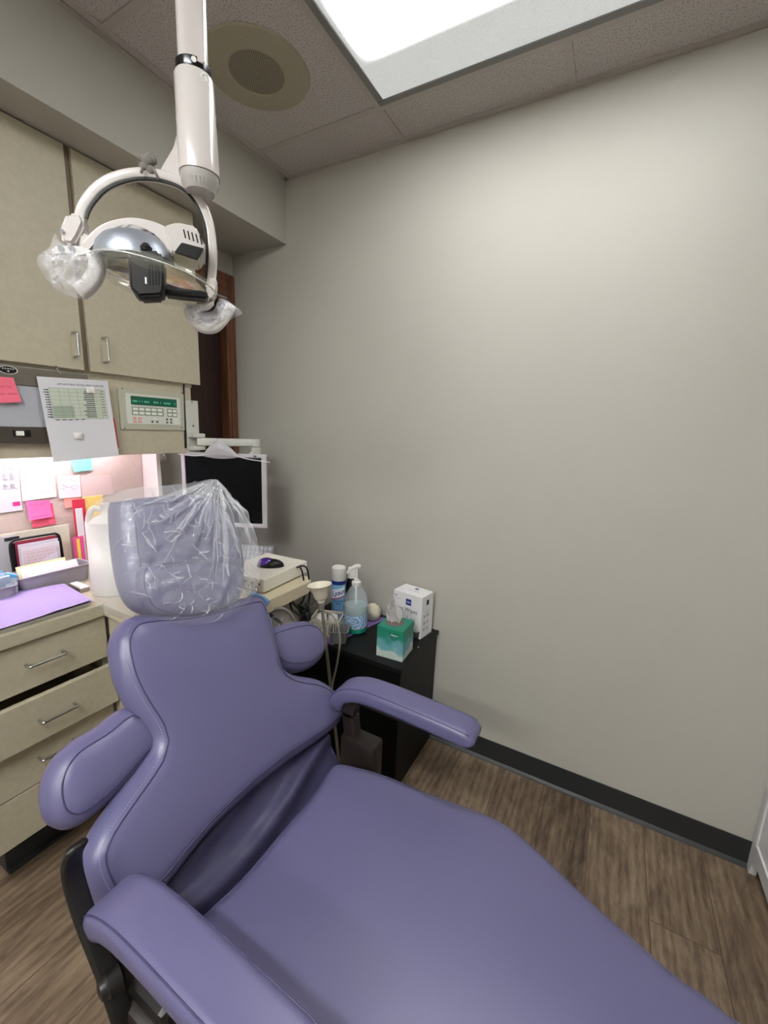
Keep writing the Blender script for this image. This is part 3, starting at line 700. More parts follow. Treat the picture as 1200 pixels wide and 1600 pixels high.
# ---------------------------------------------------------------- base cabinets
XF, WT = .10, .85
BC = thing('drawer_cabinet', 'beige laminate base cabinet with four drawers, the second pulled slightly open', 'drawer cabinet', (-.13,-1.16,0))
bm = B(); box(bm, (LW,-1.36,.19), (XF-.02,-1.345,.81)); box(bm, (LW,-1.003,.19), (XF-.02,-.99,.81)); box(bm, (LW,-1.345,.19), (XF-.02,-1.003,.205)); box(bm, (LW,-1.345,.205), (LW+.01,-1.003,.81))
obj('carcass', bm, M_lam, BC)
def drawer(z0, z1, out, hz, hy=None):
    bm = B(); xf = XF+out; box(bm, (xf-.02,-1.36,z0), (xf,-.992,z1), .0015)
    o = obj('drawer', bm, M_lam, BC)
    bm = B(); box(bm, (xf-.42,-1.335,z0+.012), (xf-.02,-1.325,z1-.03)); box(bm, (xf-.42,-1.025,z0+.012), (xf-.02,-1.015,z1-.03)); box(bm, (xf-.42,-1.325,z0+.012), (xf-.02,-1.025,z0+.018)); obj('drawer_box', bm, M_lam_edge, o)
    obj('handle', pull((xf,-1.208,hz),(xf,-1.118,hz),(1,0,0), .0038, .026), M_steel, o, smooth=True)
drawer(.664,.806,0,.742); drawer(.512,.648,.035,.580); drawer(.360,.506,0,.440); drawer(.203,.356,0,.285)
bm = B(); box(bm, (LW,-1.276,0), (-.045,-.99,.19)); box(bm, (-.05,-1.276,0), (-.030,-.99,.012), .004); obj('toe_kick', bm, M_black_vinyl, BC)
# worktop
bm = B(); box(bm, (LW+.006,-1.37,.812), (XF+.012,-.989,WT), .0012); box(bm, (LW+.006,-.989,.812), (XF+.0,-.52,WT), .0012)
obj('worktop', bm, M_lam, label='beige laminate worktop under the lit notes', cat='worktop')
EX = .45
bm = B(); box(bm, (XF+.002,-1.000,.812), (EX,-.80,WT), .0012)
obj('worktop', bm, M_lam, label='beige laminate worktop behind the chair headrest', cat='worktop')
RC2 = thing('return_cabinet', 'beige laminate return cabinet behind the chair back', 'cabinet', (.25,-.9,0))
bm = B(); box(bm, (.104,-.985,.10), (EX-.03,-.81,.811)); obj('body', bm, M_lam, RC2)
bm = B(); box(bm, (.104,-.95,0), (EX-.05,-.83,.10)); obj('toe_kick', bm, M_black_vinyl, RC2)

# ---------------------------------------------------------------- things on the left worktop
Z = WT
def rr3(z, cx, cy, w, h, r, ang, n=5):
    ca, sa = math.cos(ang), math.sin(ang); return [Vector((cx+a*ca-b*sa, cy+a*sa+b*ca, z)) for a, b in rrect(w, h, r, n)]
def tub(name, cx, cy, w, h, ht, ang, m, label, cat, z=Z, flare=1.12):
    t = thing(name, label, cat, (cx,cy,z)); bm = B(); r = min(w,h)*.2
    R = [rr3(z, cx, cy, w, h, r, ang), rr3(z+ht, cx, cy, w*flare, h*flare, r*1.1, ang), rr3(z+ht+.001, cx, cy, w*flare+.010, h*flare+.010, r*1.15, ang), rr3(z+ht+.004, cx, cy, w*flare+.010, h*flare+.010, r*1.15, ang), rr3(z+ht+.004, cx, cy, w*flare-.004, h*flare-.004, r, ang), rr3(z+.004, cx, cy, w-.004, h-.004, r, ang)]
    loft(bm, R, cap=True); obj('bin', bm, m, t, smooth=True)
    return t
# instrument tray with purple bib
pt = [onz(100,914,Z+.012), onz(146,941,Z+.012), onz(-60,1006,Z+.012), onz(-110,950,Z+.012)]
c = (pt[0]+pt[2])/2
TRY = thing('instrument_tray', 'flat white and steel instrument tray under purple bib paper', 'tray', (c.x,c.y,Z))
def offs(q, k, dz=0): m_ = sum(q, Vector())/len(q); return [m_+(p-m_)*k+Vector((0,0,dz)) for p in q]
bm = B(); rings = [offs([Vector((p.x,p.y,Z)) for p in pt], .93), offs([Vector((p.x,p.y,Z+.014)) for p in pt], 1.0), offs([Vector((p.x,p.y,Z+.016)) for p in pt], 1.012), offs([Vector((p.x,p.y,Z+.014)) for p in pt], .985), offs([Vector((p.x,p.y,Z+.004)) for p in pt], .93)]
loft(bm, rings); obj('tray', bm, mat('tray_metal', (206,204,206), .3, .4), TRY)
bib = B(); nn = 26; g = []
q = offs([Vector((p.x,p.y,Z+.017)) for p in pt], .985)
q[1] = onz(144,938,Z+.016)
for i in range(nn+1):
    row = []
    for j in range(nn+1):
        s, t_ = i/nn, j/nn; p = (q[0]*(1-s)+q[3]*s)*(1-t_)+(q[1]*(1-s)+q[2]*s)*t_
        crease = .0022*abs(math.sin(s*5.3))**8+.0015*abs(math.sin(t_*3.14))**6
        row.append(bib.verts.new(p+Vector((0,0,.001+crease+.002*noise.noise(Vector((s*5,t_*5,0)))))))
    g.append(row)
for i in range(nn):
    for j in range(nn): bib.faces.new((g[i][j],g[i+1][j],g[i+1][j+1],g[i][j+1]))
M_bib = mat('lavender_paper', (170,152,204), .8, bump=.6, bscale=700, var=.05, vscale=300)
obj('dental_bib', bib, M_bib, smooth='all', label='lavender embossed bib paper spread on the left tray', cat='paper')
# grey bins
M_bin = mat('grey_bin', (142,138,148), .4)
c = onz(12,938,Z); tub('supply_bin', c.x-.03, c.y-.02, .10, .085, .05, math.radians(-10), M_bin, 'grey bin of blue and clear packets at the left edge', 'bin')
ca = (c.x-.03, c.y-.02)
M_pack = mat('clear_packet', (206,220,236), .2, alpha=.75); M_blue = mat('blue_packet', (92,176,222), .4)
for k in range(9):
    rn = random.Random(k+20); bm = B(); x, y = ca[0]+rn.uniform(-.03,.03), ca[1]+rn.uniform(-.035,.04)
    R3 = Matrix.Rotation(rn.uniform(-.5,.5)-.3, 3, 'X') @ Matrix.Rotation(rn.uniform(-.5,.5), 3, 'Y') @ Matrix.Rotation(rn.uniform(0,3), 3, 'Z')
    vs = box(bm, (x-.004,y-.016,Z+.018), (x+.004,y+.016,Z+.078+rn.random()*.01), .002, rot=Matrix.Rotation(rn.uniform(-.55,.1), 3, 'X') @ Matrix.Rotation(rn.uniform(-.5,.5), 3, 'Y'))
    blue = k in (1,4,6)
    obj('sterile_packet', bm, M_blue if blue else M_pack, label=('blue packet standing in the grey bin at the left edge' if blue else 'clear packet standing in the grey bin at the left edge'), cat='packet', group='blue packets in the left bin' if blue else 'clear packets in the left bin')
c = onz(92,917,Z); cb = (c.x-.045, c.y); tub('letter_bin', cb[0], cb[1], .085, .20, .055, math.radians(0), M_bin, 'long grey bin holding papers and cards behind the purple bib', 'bin', flare=1.08)
for k in range(7):
    rn = random.Random(k+50); bm = B(); x = cb[0]-.030+k*.0085; hgt = .07+.006*((k*5)%3)
    vs = box(bm, (x,cb[1]-.085+rn.uniform(0,.01),Z+.008), (x+.002,cb[1]+.07+rn.uniform(-.03,.015),Z+hgt), rot=Matrix.Rotation(math.radians(-32), 3, 'Y'))
    obj('index_card', bm, M_paper if k != 1 else mat('cream_card', (226,214,170), .7), label='cream card leaning among white cards in the long grey bin' if k == 1 else 'white card leaning in the long grey bin', cat='card', group=None if k == 1 else 'white cards in the long grey bin')
# steel letter rack with cards
c = onz(60,890,Z); x0 = -.275; y0, y1 = onx(18,860,x0).y, onx(98,860,x0).y
RK = thing('letter_rack', 'black wire letter rack packed with handwritten cards', 'rack', (x0,(y0+y1)/2,Z))
zt = onx(90,834,x0).z
bm = B(); tube(bm, [(x0,y0,Z), (x0-.01,y0,zt-.03), (x0-.012,y0+.01,zt-.004), (x0-.012,y0+.03,zt), (x0-.012,y1-.03,zt), (x0-.012,y1-.008,zt-.004), (x0-.01,y1,zt-.03), (x0,y1,Z)], .004, 5); obj('hoop', bm, M_black, RK, smooth='all')
bm = B(); box(bm, (x0-.012,y0,Z), (x0-.008,y1,zt-.01)); box(bm, (x0-.012,y0,Z), (x0+.04,y1,Z+.006)); obj('back_plate', bm, M_black, RK)
cols = ((150,40,70),(222,214,226),(232,226,236),(224,206,216),(214,208,226))
for k in range(5):
    x = x0-.002+.007*k; top = zt-.004-.010*k; bm = B(); a, b = y0+.012+.004*k, y1-.014-.012*(k > 2)
    if k == 4: prism(bm, [Vector((x,a,Z+.006)), Vector((x,b,Z+.006)), Vector((x,b,top-.012)), Vector((x,a,top-.06))], (.0016,0,0))
    else: box(bm, (x,a,Z+.006), (x+.0016,b,top))
    lab = ['maroon card at the back of the letter rack','pale card second in the letter rack','white card in the middle of the letter rack','pinkish handwritten card in the letter rack','blank lilac envelope at the front of the letter rack'][k]
    o = obj('note_card', bm, mat('card_%d' % k, cols[k], .7), label=lab, cat='card')
    if k == 3:
        TLp, TRp, BRp, BLp = Vector((x+.0017,a,top)), Vector((x+.0017,b,top)), Vector((x+.0017,b,Z)), Vector((x+.0017,a,Z))
        Pf = lambda s, t_, c=0: (TLp*(1-s)+TRp*s)*(1-t_)+(BLp*(1-s)+BRp*s)*t_+Vector((c,0,0))
        for j in range(5): obj('handwriting', scribble(Pf, .08, .12+.09*j, .9, .03, .12, .03, j+60, .0004), mat('ink_130_70_90', (130,70,90), .7), o, recalc=False)
# cream folders behind the rack
bm = B(); xq = LW+.045; a, b = onx(-30,840,xq).y, onx(113,880,xq).y; box(bm, (xq,a,Z), (xq+.004,b,onx(60,826,xq).z), .001)
fo_ = obj('file_folder', bm, mat('cream_folder', (214,208,190), .7), label='large cream folder standing against the backsplash behind the rack', cat='folder')
bm = B(); a, b = onx(-30,840,xq+.01).y, onx(30,880,xq+.01).y; box(bm, (xq+.010,a,Z), (xq+.013,b,onx(10,838,xq+.01).z)); bk = obj('booklet', bm, mat('grey_booklet', (190,190,196), .6), label='grey printed booklet at the left of the cream folder', cat='booklet')
bm = B(); c = onx(18,842,xq+.0135); box(bm, c+Vector((0,-.02,-.006)), c+Vector((.0006,.022,.006))); obj('dark_print', bm, M_ink, bk)
# white pump bottle at the edge
c = onz(0,888,Z+.0); c.x -= .06
t = thing('pump_bottle', 'small white pump bottle cut by the left edge', 'bottle', (c.x,c.y,Z)); bm = B(); lathe(bm, [(.022,0),(.024,.004),(.024,.05),(.018,.058),(.012,.06)], c); obj('bottle_body', bm, M_white, t, smooth=True)
bm = B(); lathe(bm, [(.013,.06),(.013,.072),(.005,.074),(.005,.10),(.012,.101),(.012,.108)], c, n=20); obj('pump', bm, M_white, t, smooth=True)
# coloured file folders left of the jug
xs = (-.31,-.295,-.28,-.265,-.25)
def upfold(name, u0, v0, u1, x, col, label, th=.003):
    p0, p1 = onx(u0, v0, x), onx(u1, v0, x); bm = B(); box(bm, (x,p0.y,Z), (x+th,p1.y,p0.z), .0008); return obj(name, bm, mat('folder_%d_%d_%d' % col, col, .6), label=label, cat='folder')
upfold('file_folder', 128, 777, 160, -.345, (232,206,120), 'yellow folder standing behind the white jug')
upfold('file_folder', 112, 781, 132, -.330, (206,50,78), 'crimson folder standing left of the white jug')
upfold('file_folder', 117, 795, 128, -.312, (226,222,230), 'white folder in front of the crimson folder')
upfold('file_folder', 113, 840, 130, -.300, (230,80,150), 'short magenta folder in front of the crimson one')
upfold('file_folder', 119, 842, 124, -.296, (240,210,90), 'narrow yellow folder in front of the magenta one')
# white jug
jc = Vector((.030,-.915,Z)); JG = thing('white_jug', 'tall translucent white plastic jug beside the headrest', 'jug', jc)
M_jug = mat('milky_plastic', (226,222,214), .35, spec=.5)
zj = ony(147,782,-.915).z-Z
bm = B(); R = []
for z_, k in ((0,.9),(.008,1),(.25,1),(zj-.085,.98),(zj-.06,.85),(zj-.045,.6),(zj-.035,.34),(zj-.01,.30),(zj-.008,.34),(zj,.34),(zj,.1)): R.append(rr3(Z+z_, jc.x, jc.y, .13*k, .13*k, .058*k, .3, 8))
loft(bm, R); obj('jug_body', bm, M_jug, JG, smooth='all')
bm = B(); e = Vector((-.7,-.7,0)).normalized(); tube(bm, [jc+e*.02+Vector((0,0,zj-.02)), jc+e*.045+Vector((0,0,zj-.018)), jc+e*.06+Vector((0,0,zj-.05)), jc+e*.062+Vector((0,0,zj-.1))], .009); obj('jug_handle', bm, M_jug, JG, smooth='all')
# steel instrument cassette near the tray
c = onz(128,921,Z); t = thing('steel_box', 'small steel instrument box between tray and jug', 'box', (c.x,c.y,Z)); bm = B(); box(bm, (c.x-.05,c.y-.02,Z), (c.x+.03,c.y+.012,Z+.016), .003); obj('box_body', bm, M_steel, t)
bm = B(); box(bm, (c.x-.045,c.y-.015,Z+.016), (c.x+.026,c.y+.008,Z+.018), .001); obj('label_strip', bm, M_paper, t)

# ---------------------------------------------------------------- assistant cart, power unit, mouse, keyboard
ZC = .83
CT = thing('side_cart', 'cream side table with a rounded end holding the white unit', 'cart', (.32,-.58,0))
poly = rrect(.34,.40,.05,6)
bm = B(); prism(bm, [Vector((.315+a,-.59+b,ZC-.045)) for a, b in poly], (0,0,.045)); bmesh.ops.bevel(bm, geom=[e for e in bm.edges if abs(e.verts[0].co.z-e.verts[1].co.z) < 1e-6], offset=.004, segments=2, affect='EDGES'); obj('top', bm, mat('cream_laminate', (214,202,174), .42), CT, smooth=True)
bm = B(); box(bm, (.17,-.77,ZC-.20), (.43,-.43,ZC-.046), .01); obj('body', bm, mat('taupe_panel', (176,166,144), .5), CT)
bm = B(); cyl(bm, (.30,-.58,.03), (.30,-.58,ZC-.2), .03); obj('column', bm, M_grey, CT, smooth=True)
bm = B(); box(bm, (.16,-.72,0), (.44,-.45,.03), .01); obj('foot', bm, M_grey, CT)
UF = Fr((.325,-.50,ZC), Vector((math.cos(.06),math.sin(.06),0)), (0,0,1))   # ex right, n = towards -y
PU = thing('power_unit', 'white rectangular control unit with knobs under the purple mouse', 'control unit', (.325,-.50,ZC))
bm = B(); fbox(bm, UF, -.11,.006,-.13,.10,.056,.13,.003); obj('casing', bm, mat('unit_white', (230,226,214), .4), PU)
bm = B(); fbox(bm, UF, -.102,.010,.13,.092,.052,.1315); fp = obj('front_plate', bm, mat('unit_front', (200,196,186), .4), PU)
for k, a in enumerate((-.07,-.035)):
    bm = B(); c = UF.w(a,.03,.1315); cyl(bm, c, c+UF.n*.014, .009); obj('knob', bm, M_white, fp, smooth=True)
bm = B()
for k in range(6): c = UF.w(.0+.016*k,.022+.014*(k%2),.1315); cyl(bm, c, c+UF.n*.003, .0035, 10)
obj('jacks', bm, M_dark, fp)
c = UF.w(.02,.056,.0); MS = thing('computer_mouse', 'purple and black computer mouse on top of the white unit', 'mouse', c)
def dome(bm, c, a, b, h, ang, z0=0, cut=None):
    R = []
    for k in range(9):
        t_ = k/8; s = math.sqrt(max(0,1-t_**2.2)) if k < 8 else .05; z_ = z0+h*t_
        R.append([Vector((c.x+a*s*math.cos(q)*math.cos(ang)-b*s*math.sin(q)*math.sin(ang), c.y+a*s*math.cos(q)*math.sin(ang)+b*s*math.sin(q)*math.cos(ang), c.z+z_)) for q in np.linspace(0,2*PI,28,endpoint=False)])
    loft(bm, R)
bm = B(); dome(bm, c, .052, .030, .030, .6); obj('mouse_body', bm, M_black, MS, smooth='all')
bm = B(); dome(bm, c+Vector((-.012,-.009,.006)), .034, .025, .029, .6); obj('button_shell', bm, mat('purple_gloss', (86,40,150), .15, .3, coat=.5), MS, smooth='all')
c = onz(400,884,.84); KB = thing('keyboard', 'grey keyboard standing behind the white unit', 'keyboard', (.08,-.36,ZC-.03))
KF = Fr((.09,-.37,.845), Vector((.92,.38,0)), Vector((-.12,.30,.60)))
bm = B(); fbox(bm, KF, -.19,-.05,-.008,.11,.055,.004,.004); obj('case', bm, mat('keyboard_grey', (110,112,116), .5), KB)
bm = B()
for i in range(15):
    for j in range(5): fbox(bm, KF, -.183+i*.0192,-.045+j*.019,.004,-.167+i*.0192,-.029+j*.019,.009)
obj('keys', bm, mat('keyboard_keys', (142,144,148), .5), KB)
bm = B(); box(bm, (-.12,-.45,ZC-.035), (.145,-.27,ZC-.02), .003); box(bm, (LW,-.40,ZC-.06), (-.1,-.34,ZC-.035)); obj('keyboard_tray', bm, M_grey, label='grey shelf carrying the keyboard under the monitor', cat='shelf')
for k, dx in enumerate((0,.012)):
    s0 = UF.w(.10,.045,-.06-.02*k); bm = B(); tube(bm, [s0+Vector((-.01,0,0)), s0+Vector((.02+dx,0,.004)), s0+Vector((.035+dx,0,-.04)), s0+Vector((.03+dx,.01,-.12)), s0+Vector((.01+dx*2,0,-.17)), s0+Vector((.05-dx,-.02,-.19)), s0+Vector((.03,-.03,-.22))], .0034)
    obj('black_cable', bm, M_black, smooth='all', label='black cable looping down behind the white unit', cat='cable', group='black cords of the white unit')
# blue cloth in front of the unit
CB = Fr(on(404,938,(.46,-.72,.86),(.6,-.8,0)), Vector((.8,.6,0)), (0,0,1))
bm, _, _ = pad(CB, pxs(CB, [(386,928),(400,926),(421,938),(418,946),(408,952),(398,944),(388,940)]), .012, .006, disp=lambda a,b,D: .004*noise.noise(Vector((a*90,b*90,1))), grid=.004, n=50)
obj('blue_cloth', bm, mat('light_blue_cloth', (120,156,206), .8), smooth='all', label='crumpled light blue cloth at the front of the white unit', cat='cloth')
# bagged handpiece and grey hose beside the chair
HP = Fr(on(437,965,(.52,-.58,.74),(.62,-.78,0)), Vector((.78,.62,0)), (0,0,1))
t = thing('bagged_handpiece', 'black handpiece wrapped in clear crinkled plastic with a grey hose loop', 'dental handpiece', HP.wp(437,990))
bm = B(); tube(bm, [HP.wp(410,985), HP.wp(415,962,.01), HP.wp(435,948,.015), HP.wp(452,955,.01), HP.wp(462,975), HP.wp(463,992)], .006); obj('hose', bm, mat('grey_hose', (128,126,118), .5), t, smooth='all')
bm = B(); tube(bm, [HP.wp(392,932,.005), HP.wp(405,945,.005), HP.wp(422,960,.0), HP.wp(440,975,.0)], .006); obj('black_handle', bm, M_black, t, smooth='all')
M_wrap = None
def plastic(name, base=.16, tint=(230,232,240), rough=.12, bs=45, white=.35, lo=.48):
    M = bpy.data.materials.new(name); M.use_nodes = True; nt = M.node_tree; N = nt.nodes; Lk = nt.links.new; b = N['Principled BSDF']
    b.inputs['Base Color'].default_value = lin(tint); b.inputs['Roughness'].default_value = rough; b.inputs['Specular IOR Level'].default_value = .9
    tc = N.new('ShaderNodeTexCoord'); n = N.new('ShaderNodeTexNoise'); n.noise_type = 'RIDGED_MULTIFRACTAL'; n.inputs['Scale'].default_value = bs*.25; n.inputs['Detail'].default_value = 3; n.inputs['Distortion'].default_value = .6
    Lk(tc.outputs['Object'], n.inputs[0]); r = N.new('ShaderNodeMapRange'); r.inputs[1].default_value = lo; r.inputs[2].default_value = 1.5; r.inputs[3].default_value = base; r.inputs[4].default_value = base+white; Lk(n.outputs['Fac'], r.inputs[0])
    bp = N.new('ShaderNodeBump'); bp.inputs['Strength'].default_value = .6; bp.inputs['Distance'].default_value = .006; Lk(n.outputs['Fac'], bp.inputs['Height']); Lk(bp.outputs[0], b.inputs['Normal'])
    Lk(r.outputs[0], b.inputs['Alpha']); return M
M_wrap = plastic('clear_wrap', .10, bs=160, white=.5)
bm, po_, s_f = pad(HP, pxs(HP, [(412,982),(420,960),(436,952),(455,965),(466,972),(462,992),(440,1000),(415,1000)]), .05, .03, .01, disp=lambda a,b,D: .010*noise.noise(Vector((a*60,b*60,2))), grid=.005, n=70)
creases(bm, HP, po_, s_f, 60, .03, 77, .0025, lift=.004)
obj('plastic_wrap', bm, [M_wrap, mat('wrap_fold', (236,238,242), .14, alpha=.55, spec=.8)], t, smooth='all')
bm = B(); rn = random.Random(4)
pts = [HP.wp(452+rn.uniform(-4,34), 948+rn.uniform(0,34), rn.uniform(-.08,-.03)) for _ in range(12)]
tube(bm, pts, .0045); obj('cable_tangle', bm, M_black, smooth='all', label='tangle of black cables behind the bagged handpiece', cat='cable')

# ---------------------------------------------------------------- black cabinet by the wall and what stands on it
ZB = .55
KC = thing('black_cabinet', 'low black cabinet against the wall holding bottles and tissues', 'cabinet', (.59,-.19,0))
XA, XB_ = .30, .872
bm = B(); box(bm, (XA,-.372,.0), (XB_,-.004,ZB-.018), .001); obj('body', bm, M_blackmatte, KC)
bm = B(); box(bm, (XA-.006,-.380,ZB-.018), (XB_+.008,-.002,ZB), .0015); tp = obj('top', bm, M_blackmatte, KC)
bm = B(); box(bm, (XA,-.378,.002), (XB_-.001,-.3735,ZB-.019), .001); obj('door', bm, mat('black_door_front', (6,6,7), .6, spec=.15), KC)
bm = B(); c = onz(662,1012,ZB); lathe(bm, [(.004,0),(.004,.002)], (XB_-.01,-.19,ZB), n=10); obj('peg', bm, M_steel, KC)
# purple paper on the cabinet
bm = B(); n_ = 14; g = []
pp = [Vector((.47,-.372,ZB+.0012)), Vector((.40,-.05,ZB+.0012)), Vector((.61,-.018,ZB+.0012)), Vector((.60,-.17,ZB+.0012)), Vector((.545,-.374,ZB+.0012))]
q = [Vector((.36,-.36,ZB+.001)), Vector((.555,-.370,ZB+.001)), Vector((.625,-.03,ZB+.001)), Vector((.40,-.03,ZB+.001))]
for i in range(n_+1):
    row = []
    for j in range(n_+1):
        s, t_ = i/n_, j/n_; p = (q[0]*(1-s)+q[1]*s)*(1-t_)+(q[3]*(1-s)+q[2]*s)*t_
        row.append(bm.verts.new(p+Vector((0,0,.0012*abs(noise.noise(Vector((s*6,t_*6,4))))))))
    g.append(row)
for i in range(n_):
    for j in range(n_): bm.faces.new((g[i][j],g[i+1][j],g[i+1][j+1],g[i][j+1]))
obj('dental_bib', bm, mat('violet_paper', (128,108,168), .8, bump=.5, bscale=600), smooth='all', label='violet bib paper under the bottles on the black cabinet', cat='paper')
ZP = ZB+.003
# tissue box (turned a little)
TF = Fr((.797,-.278,ZB), Vector((math.cos(math.radians(4)), math.sin(math.radians(4)), 0)), (0,0,1))
TB = thing('tissue_box', 'green cube tissue box with a cloud pattern and tissue standing up', 'tissue box', (.797,-.278,ZB))
def tissue_mat():
    M = bpy.data.materials.new('cloud_print'); M.use_nodes = True; nt = M.node_tree; N = nt.nodes; Lk = nt.links.new; b = N['Principled BSDF']; b.inputs['Roughness'].default_value = .45
    tc = N.new('ShaderNodeTexCoord'); sp = N.new('ShaderNodeSeparateXYZ'); Lk(tc.outputs['Object'], sp.inputs[0])
    n = N.new('ShaderNodeTexVoronoi'); n.feature = 'SMOOTH_F1'; n.inputs['Scale'].default_value = 26; Lk(tc.outputs['Object'], n.inputs[0])
    n2 = N.new('ShaderNodeTexNoise'); n2.inputs['Scale'].default_value = 30; Lk(tc.outputs['Object'], n2.inputs[0])
    a = N.new('ShaderNodeMath'); a.operation = 'MULTIPLY_ADD'; a.inputs[1].default_value = .055; Lk(n.outputs['Distance'], a.inputs[0]); Lk(sp.outputs[2], a.inputs[2])
    a2 = N.new('ShaderNodeMath'); a2.operation = 'MULTIPLY_ADD'; a2.inputs[1].default_value = .02; Lk(n2.outputs['Fac'], a2.inputs[0]); Lk(a.outputs[0], a2.inputs[2])
    r = N.new('ShaderNodeValToRGB'); e = r.color_ramp.elements; e[0].position = .03; e[0].color = lin((186,198,190)); e[1].position = .145; e[1].color = lin((26,128,104))
    for p, c in ((.062,(192,204,196)),(.072,(116,170,176)),(.100,(96,160,168)),(.118,(36,132,116))): x = e.new(p); x.color = lin(c)
    Lk(a2.outputs[0], r.inputs[0]); Lk(r.outputs[0], b.inputs['Base Color']); return M
bm = B(); TH = .128; fbox(bm, TF, -.056,0,-.056,.056,TH,.056,.0015); obj('carton', bm, tissue_mat(), TB)
bm = B(); c = TF.w(-.006,TH+.0006,0); lathe(bm, [(.0001,0),(.034,0)], c, n=32, cap=False)
for v in bm.verts: v.co.x = c.x+(v.co.x-c.x)*1.1
obj('opening', bm, mat('box_opening', (120,100,96), .8), TB)
bm = B(); g = []; nn = 26
for j in range(nn+1):
    row = []; t_ = j/nn
    for i in range(nn+1):
        s = i/nn*2-1; wd = (.020+.020*math.sin(PI*min(1,t_*1.1))**.8)*(1-.75*max(0,t_-.7)/.3)
        z_ = TH-.004+t_*.100*(1-.15*s*s); 
        row.append(bm.verts.new(c+Vector((s*wd-.010*t_-.004, .012*math.sin(s*6+t_*2)*(.4+t_*.6)+.006*math.sin(9*t_+2*s), z_-TH))))
    g.append(row)
for j in range(nn):
    for i in range(nn): bm.faces.new((g[j][i],g[j+1][i],g[j+1][i+1],g[j][i+1]))
bmesh.ops.solidify(bm, geom=bm.faces[:], thickness=.0012)
obj('tissue', bm, mat('tissue_paper', (226,222,222), .85, bump=.3), TB, smooth='all')
# shield emblem with lettering on the carton front
fx_, fn = TF.ex, TF.n
bm = B(); c = TF.w(.018,TH-.030,.0566); sh = [(-.014,.010),(.014,.010),(.014,0),(.010,-.010),(0,-.017),(-.010,-.010),(-.014,0)]
shi = [(a*.86, b*.86) for a, b in sh]; A_ = [bm.verts.new(c+TF.ex*a+TF.ey*b) for a, b in sh]; I_ = [bm.verts.new(c+TF.ex*a+TF.ey*b) for a, b in shi]
for i in range(7): bm.faces.new((A_[i],A_[(i+1)%7],I_[(i+1)%7],I_[i]))
obj('emblem', bm, mat('emblem_dark', (20,70,66), .5), TB)
text('Kleenex', .0085, TF.w(.018,TH-.0275,.0568), TF.ex, TF.ey, M_white, TB, align='CENTER', shear=.2, bold=.0002)
# lens wipes box
WF = Fr((.775,-.070,ZB), Vector((math.cos(math.radians(-8)), math.sin(math.radians(-8)), 0)), (0,0,1))
WB = thing('wipes_box', 'white carton of lens wipes with a blue square logo behind the tissues', 'carton', (.762,-.068,ZB))
hb = .190; hw = .074; hd = .048
M_card = mat('white_card', (232,231,233), .5)
bm = B(); fbox(bm, WF, -hw,0,-hd,hw,hb,hd,.001); obj('carton', bm, M_card, WB)
def frect(bm, fr, a0, b0, a1, b1, c):
    bm.faces.new([bm.verts.new(fr.w(*p, c)) for p in ((a0,b0),(a1,b0),(a1,b1),(a0,b1))])
M_zb = mat('logo_blue', (36,44,140), .4)
bm = B(); frect(bm, WF, -.008,hb-.052,.020,hb-.024,hd+.0006); obj('logo_square', bm, M_zb, WB)
text('ZEISS', .0085, WF.w(.006,hb-.041,hd+.0006), WF.ex, WF.ey, M_card, WB, align='CENTER', bold=.0003)
text('120', .013, WF.w(-.072,hb-.026,hd), WF.ex, WF.ey, M_zb, WB, bold=.0002)
text('Lens Wipes', .025, WF.w(-.066,hb-.082,hd), WF.ex, WF.ey, M_ink, WB, bold=.0001)
text('pre-moistened', .006, WF.w(-.072,hb-.036,hd), WF.ex, WF.ey, M_ink, WB)
bm = B()  # drawn torn sachets
for k in range(5):
    a = -.062+.022*k; frect(bm, WF, a, .055+.008*(k%2), a+.016, .058+.008*(k%2), hd+.0007); frect(bm, WF, a, .055, a+.002, .085+.006*(k%2), hd+.0007); frect(bm, WF, a+.014, .058, a+.016, .088-.006*(k%2), hd+.0007)
    frect(bm, WF, a+.004, .066, a+.010, .074, hd+.0007)
obj('drawing', bm, mat('grey_ink', ()), WB)
prf = [(-.066,0),(.066,0),(.070,.036),(.052,.024),(.02,.034),(-.02,.03),(-.055,.036)]
bm = B(); bm.faces.new([bm.verts.new(WF.w(a,b,hd+.0008)) for a, b in prf]); obj('dispensing_slot', bm, mat('slot_grey', (84,78,78), .7), WB)
TW = Fr(WF.w(0,hb,0), WF.ex, -WF.n); 
text('Lens Wipes', .010, WF.w(-.02,hb,.008), WF.ex, -WF.n, M_zb, WB, lift=.0006)
bm = B(); 
for p0 in ((.0,-.012),): bm.faces.new([bm.verts.new(WF.w(a,hb+.0007,-b)) for a, b in ((-.006,.014),(.012,.014),(.012,.028),(-.006,.028))])
obj('logo_square', bm, M_zb, WB)
SF = Fr(WF.w(hw,0,0), -WF.n, WF.ey)   # right side
bm = B(); frect(bm, SF, -.012,hb-.045,.008,hb-.022,.0007); obj('logo_square', bm, M_black, WB)
bm = B(); rn = random.Random(2)
for r_ in range(3):
    for k in range(2): frect(bm, SF, -.03+.026*k,.03+.03*r_,-.015+.026*k,.044+.03*r_,.0007)
frect(bm, SF, -.02,hb-.075,.02,hb-.073,.0007); frect(bm, SF, -.02,hb-.085,.012,hb-.083,.0007)
obj('side_print', bm, mat('light_grey_ink', (176,176,180), .6), WB)
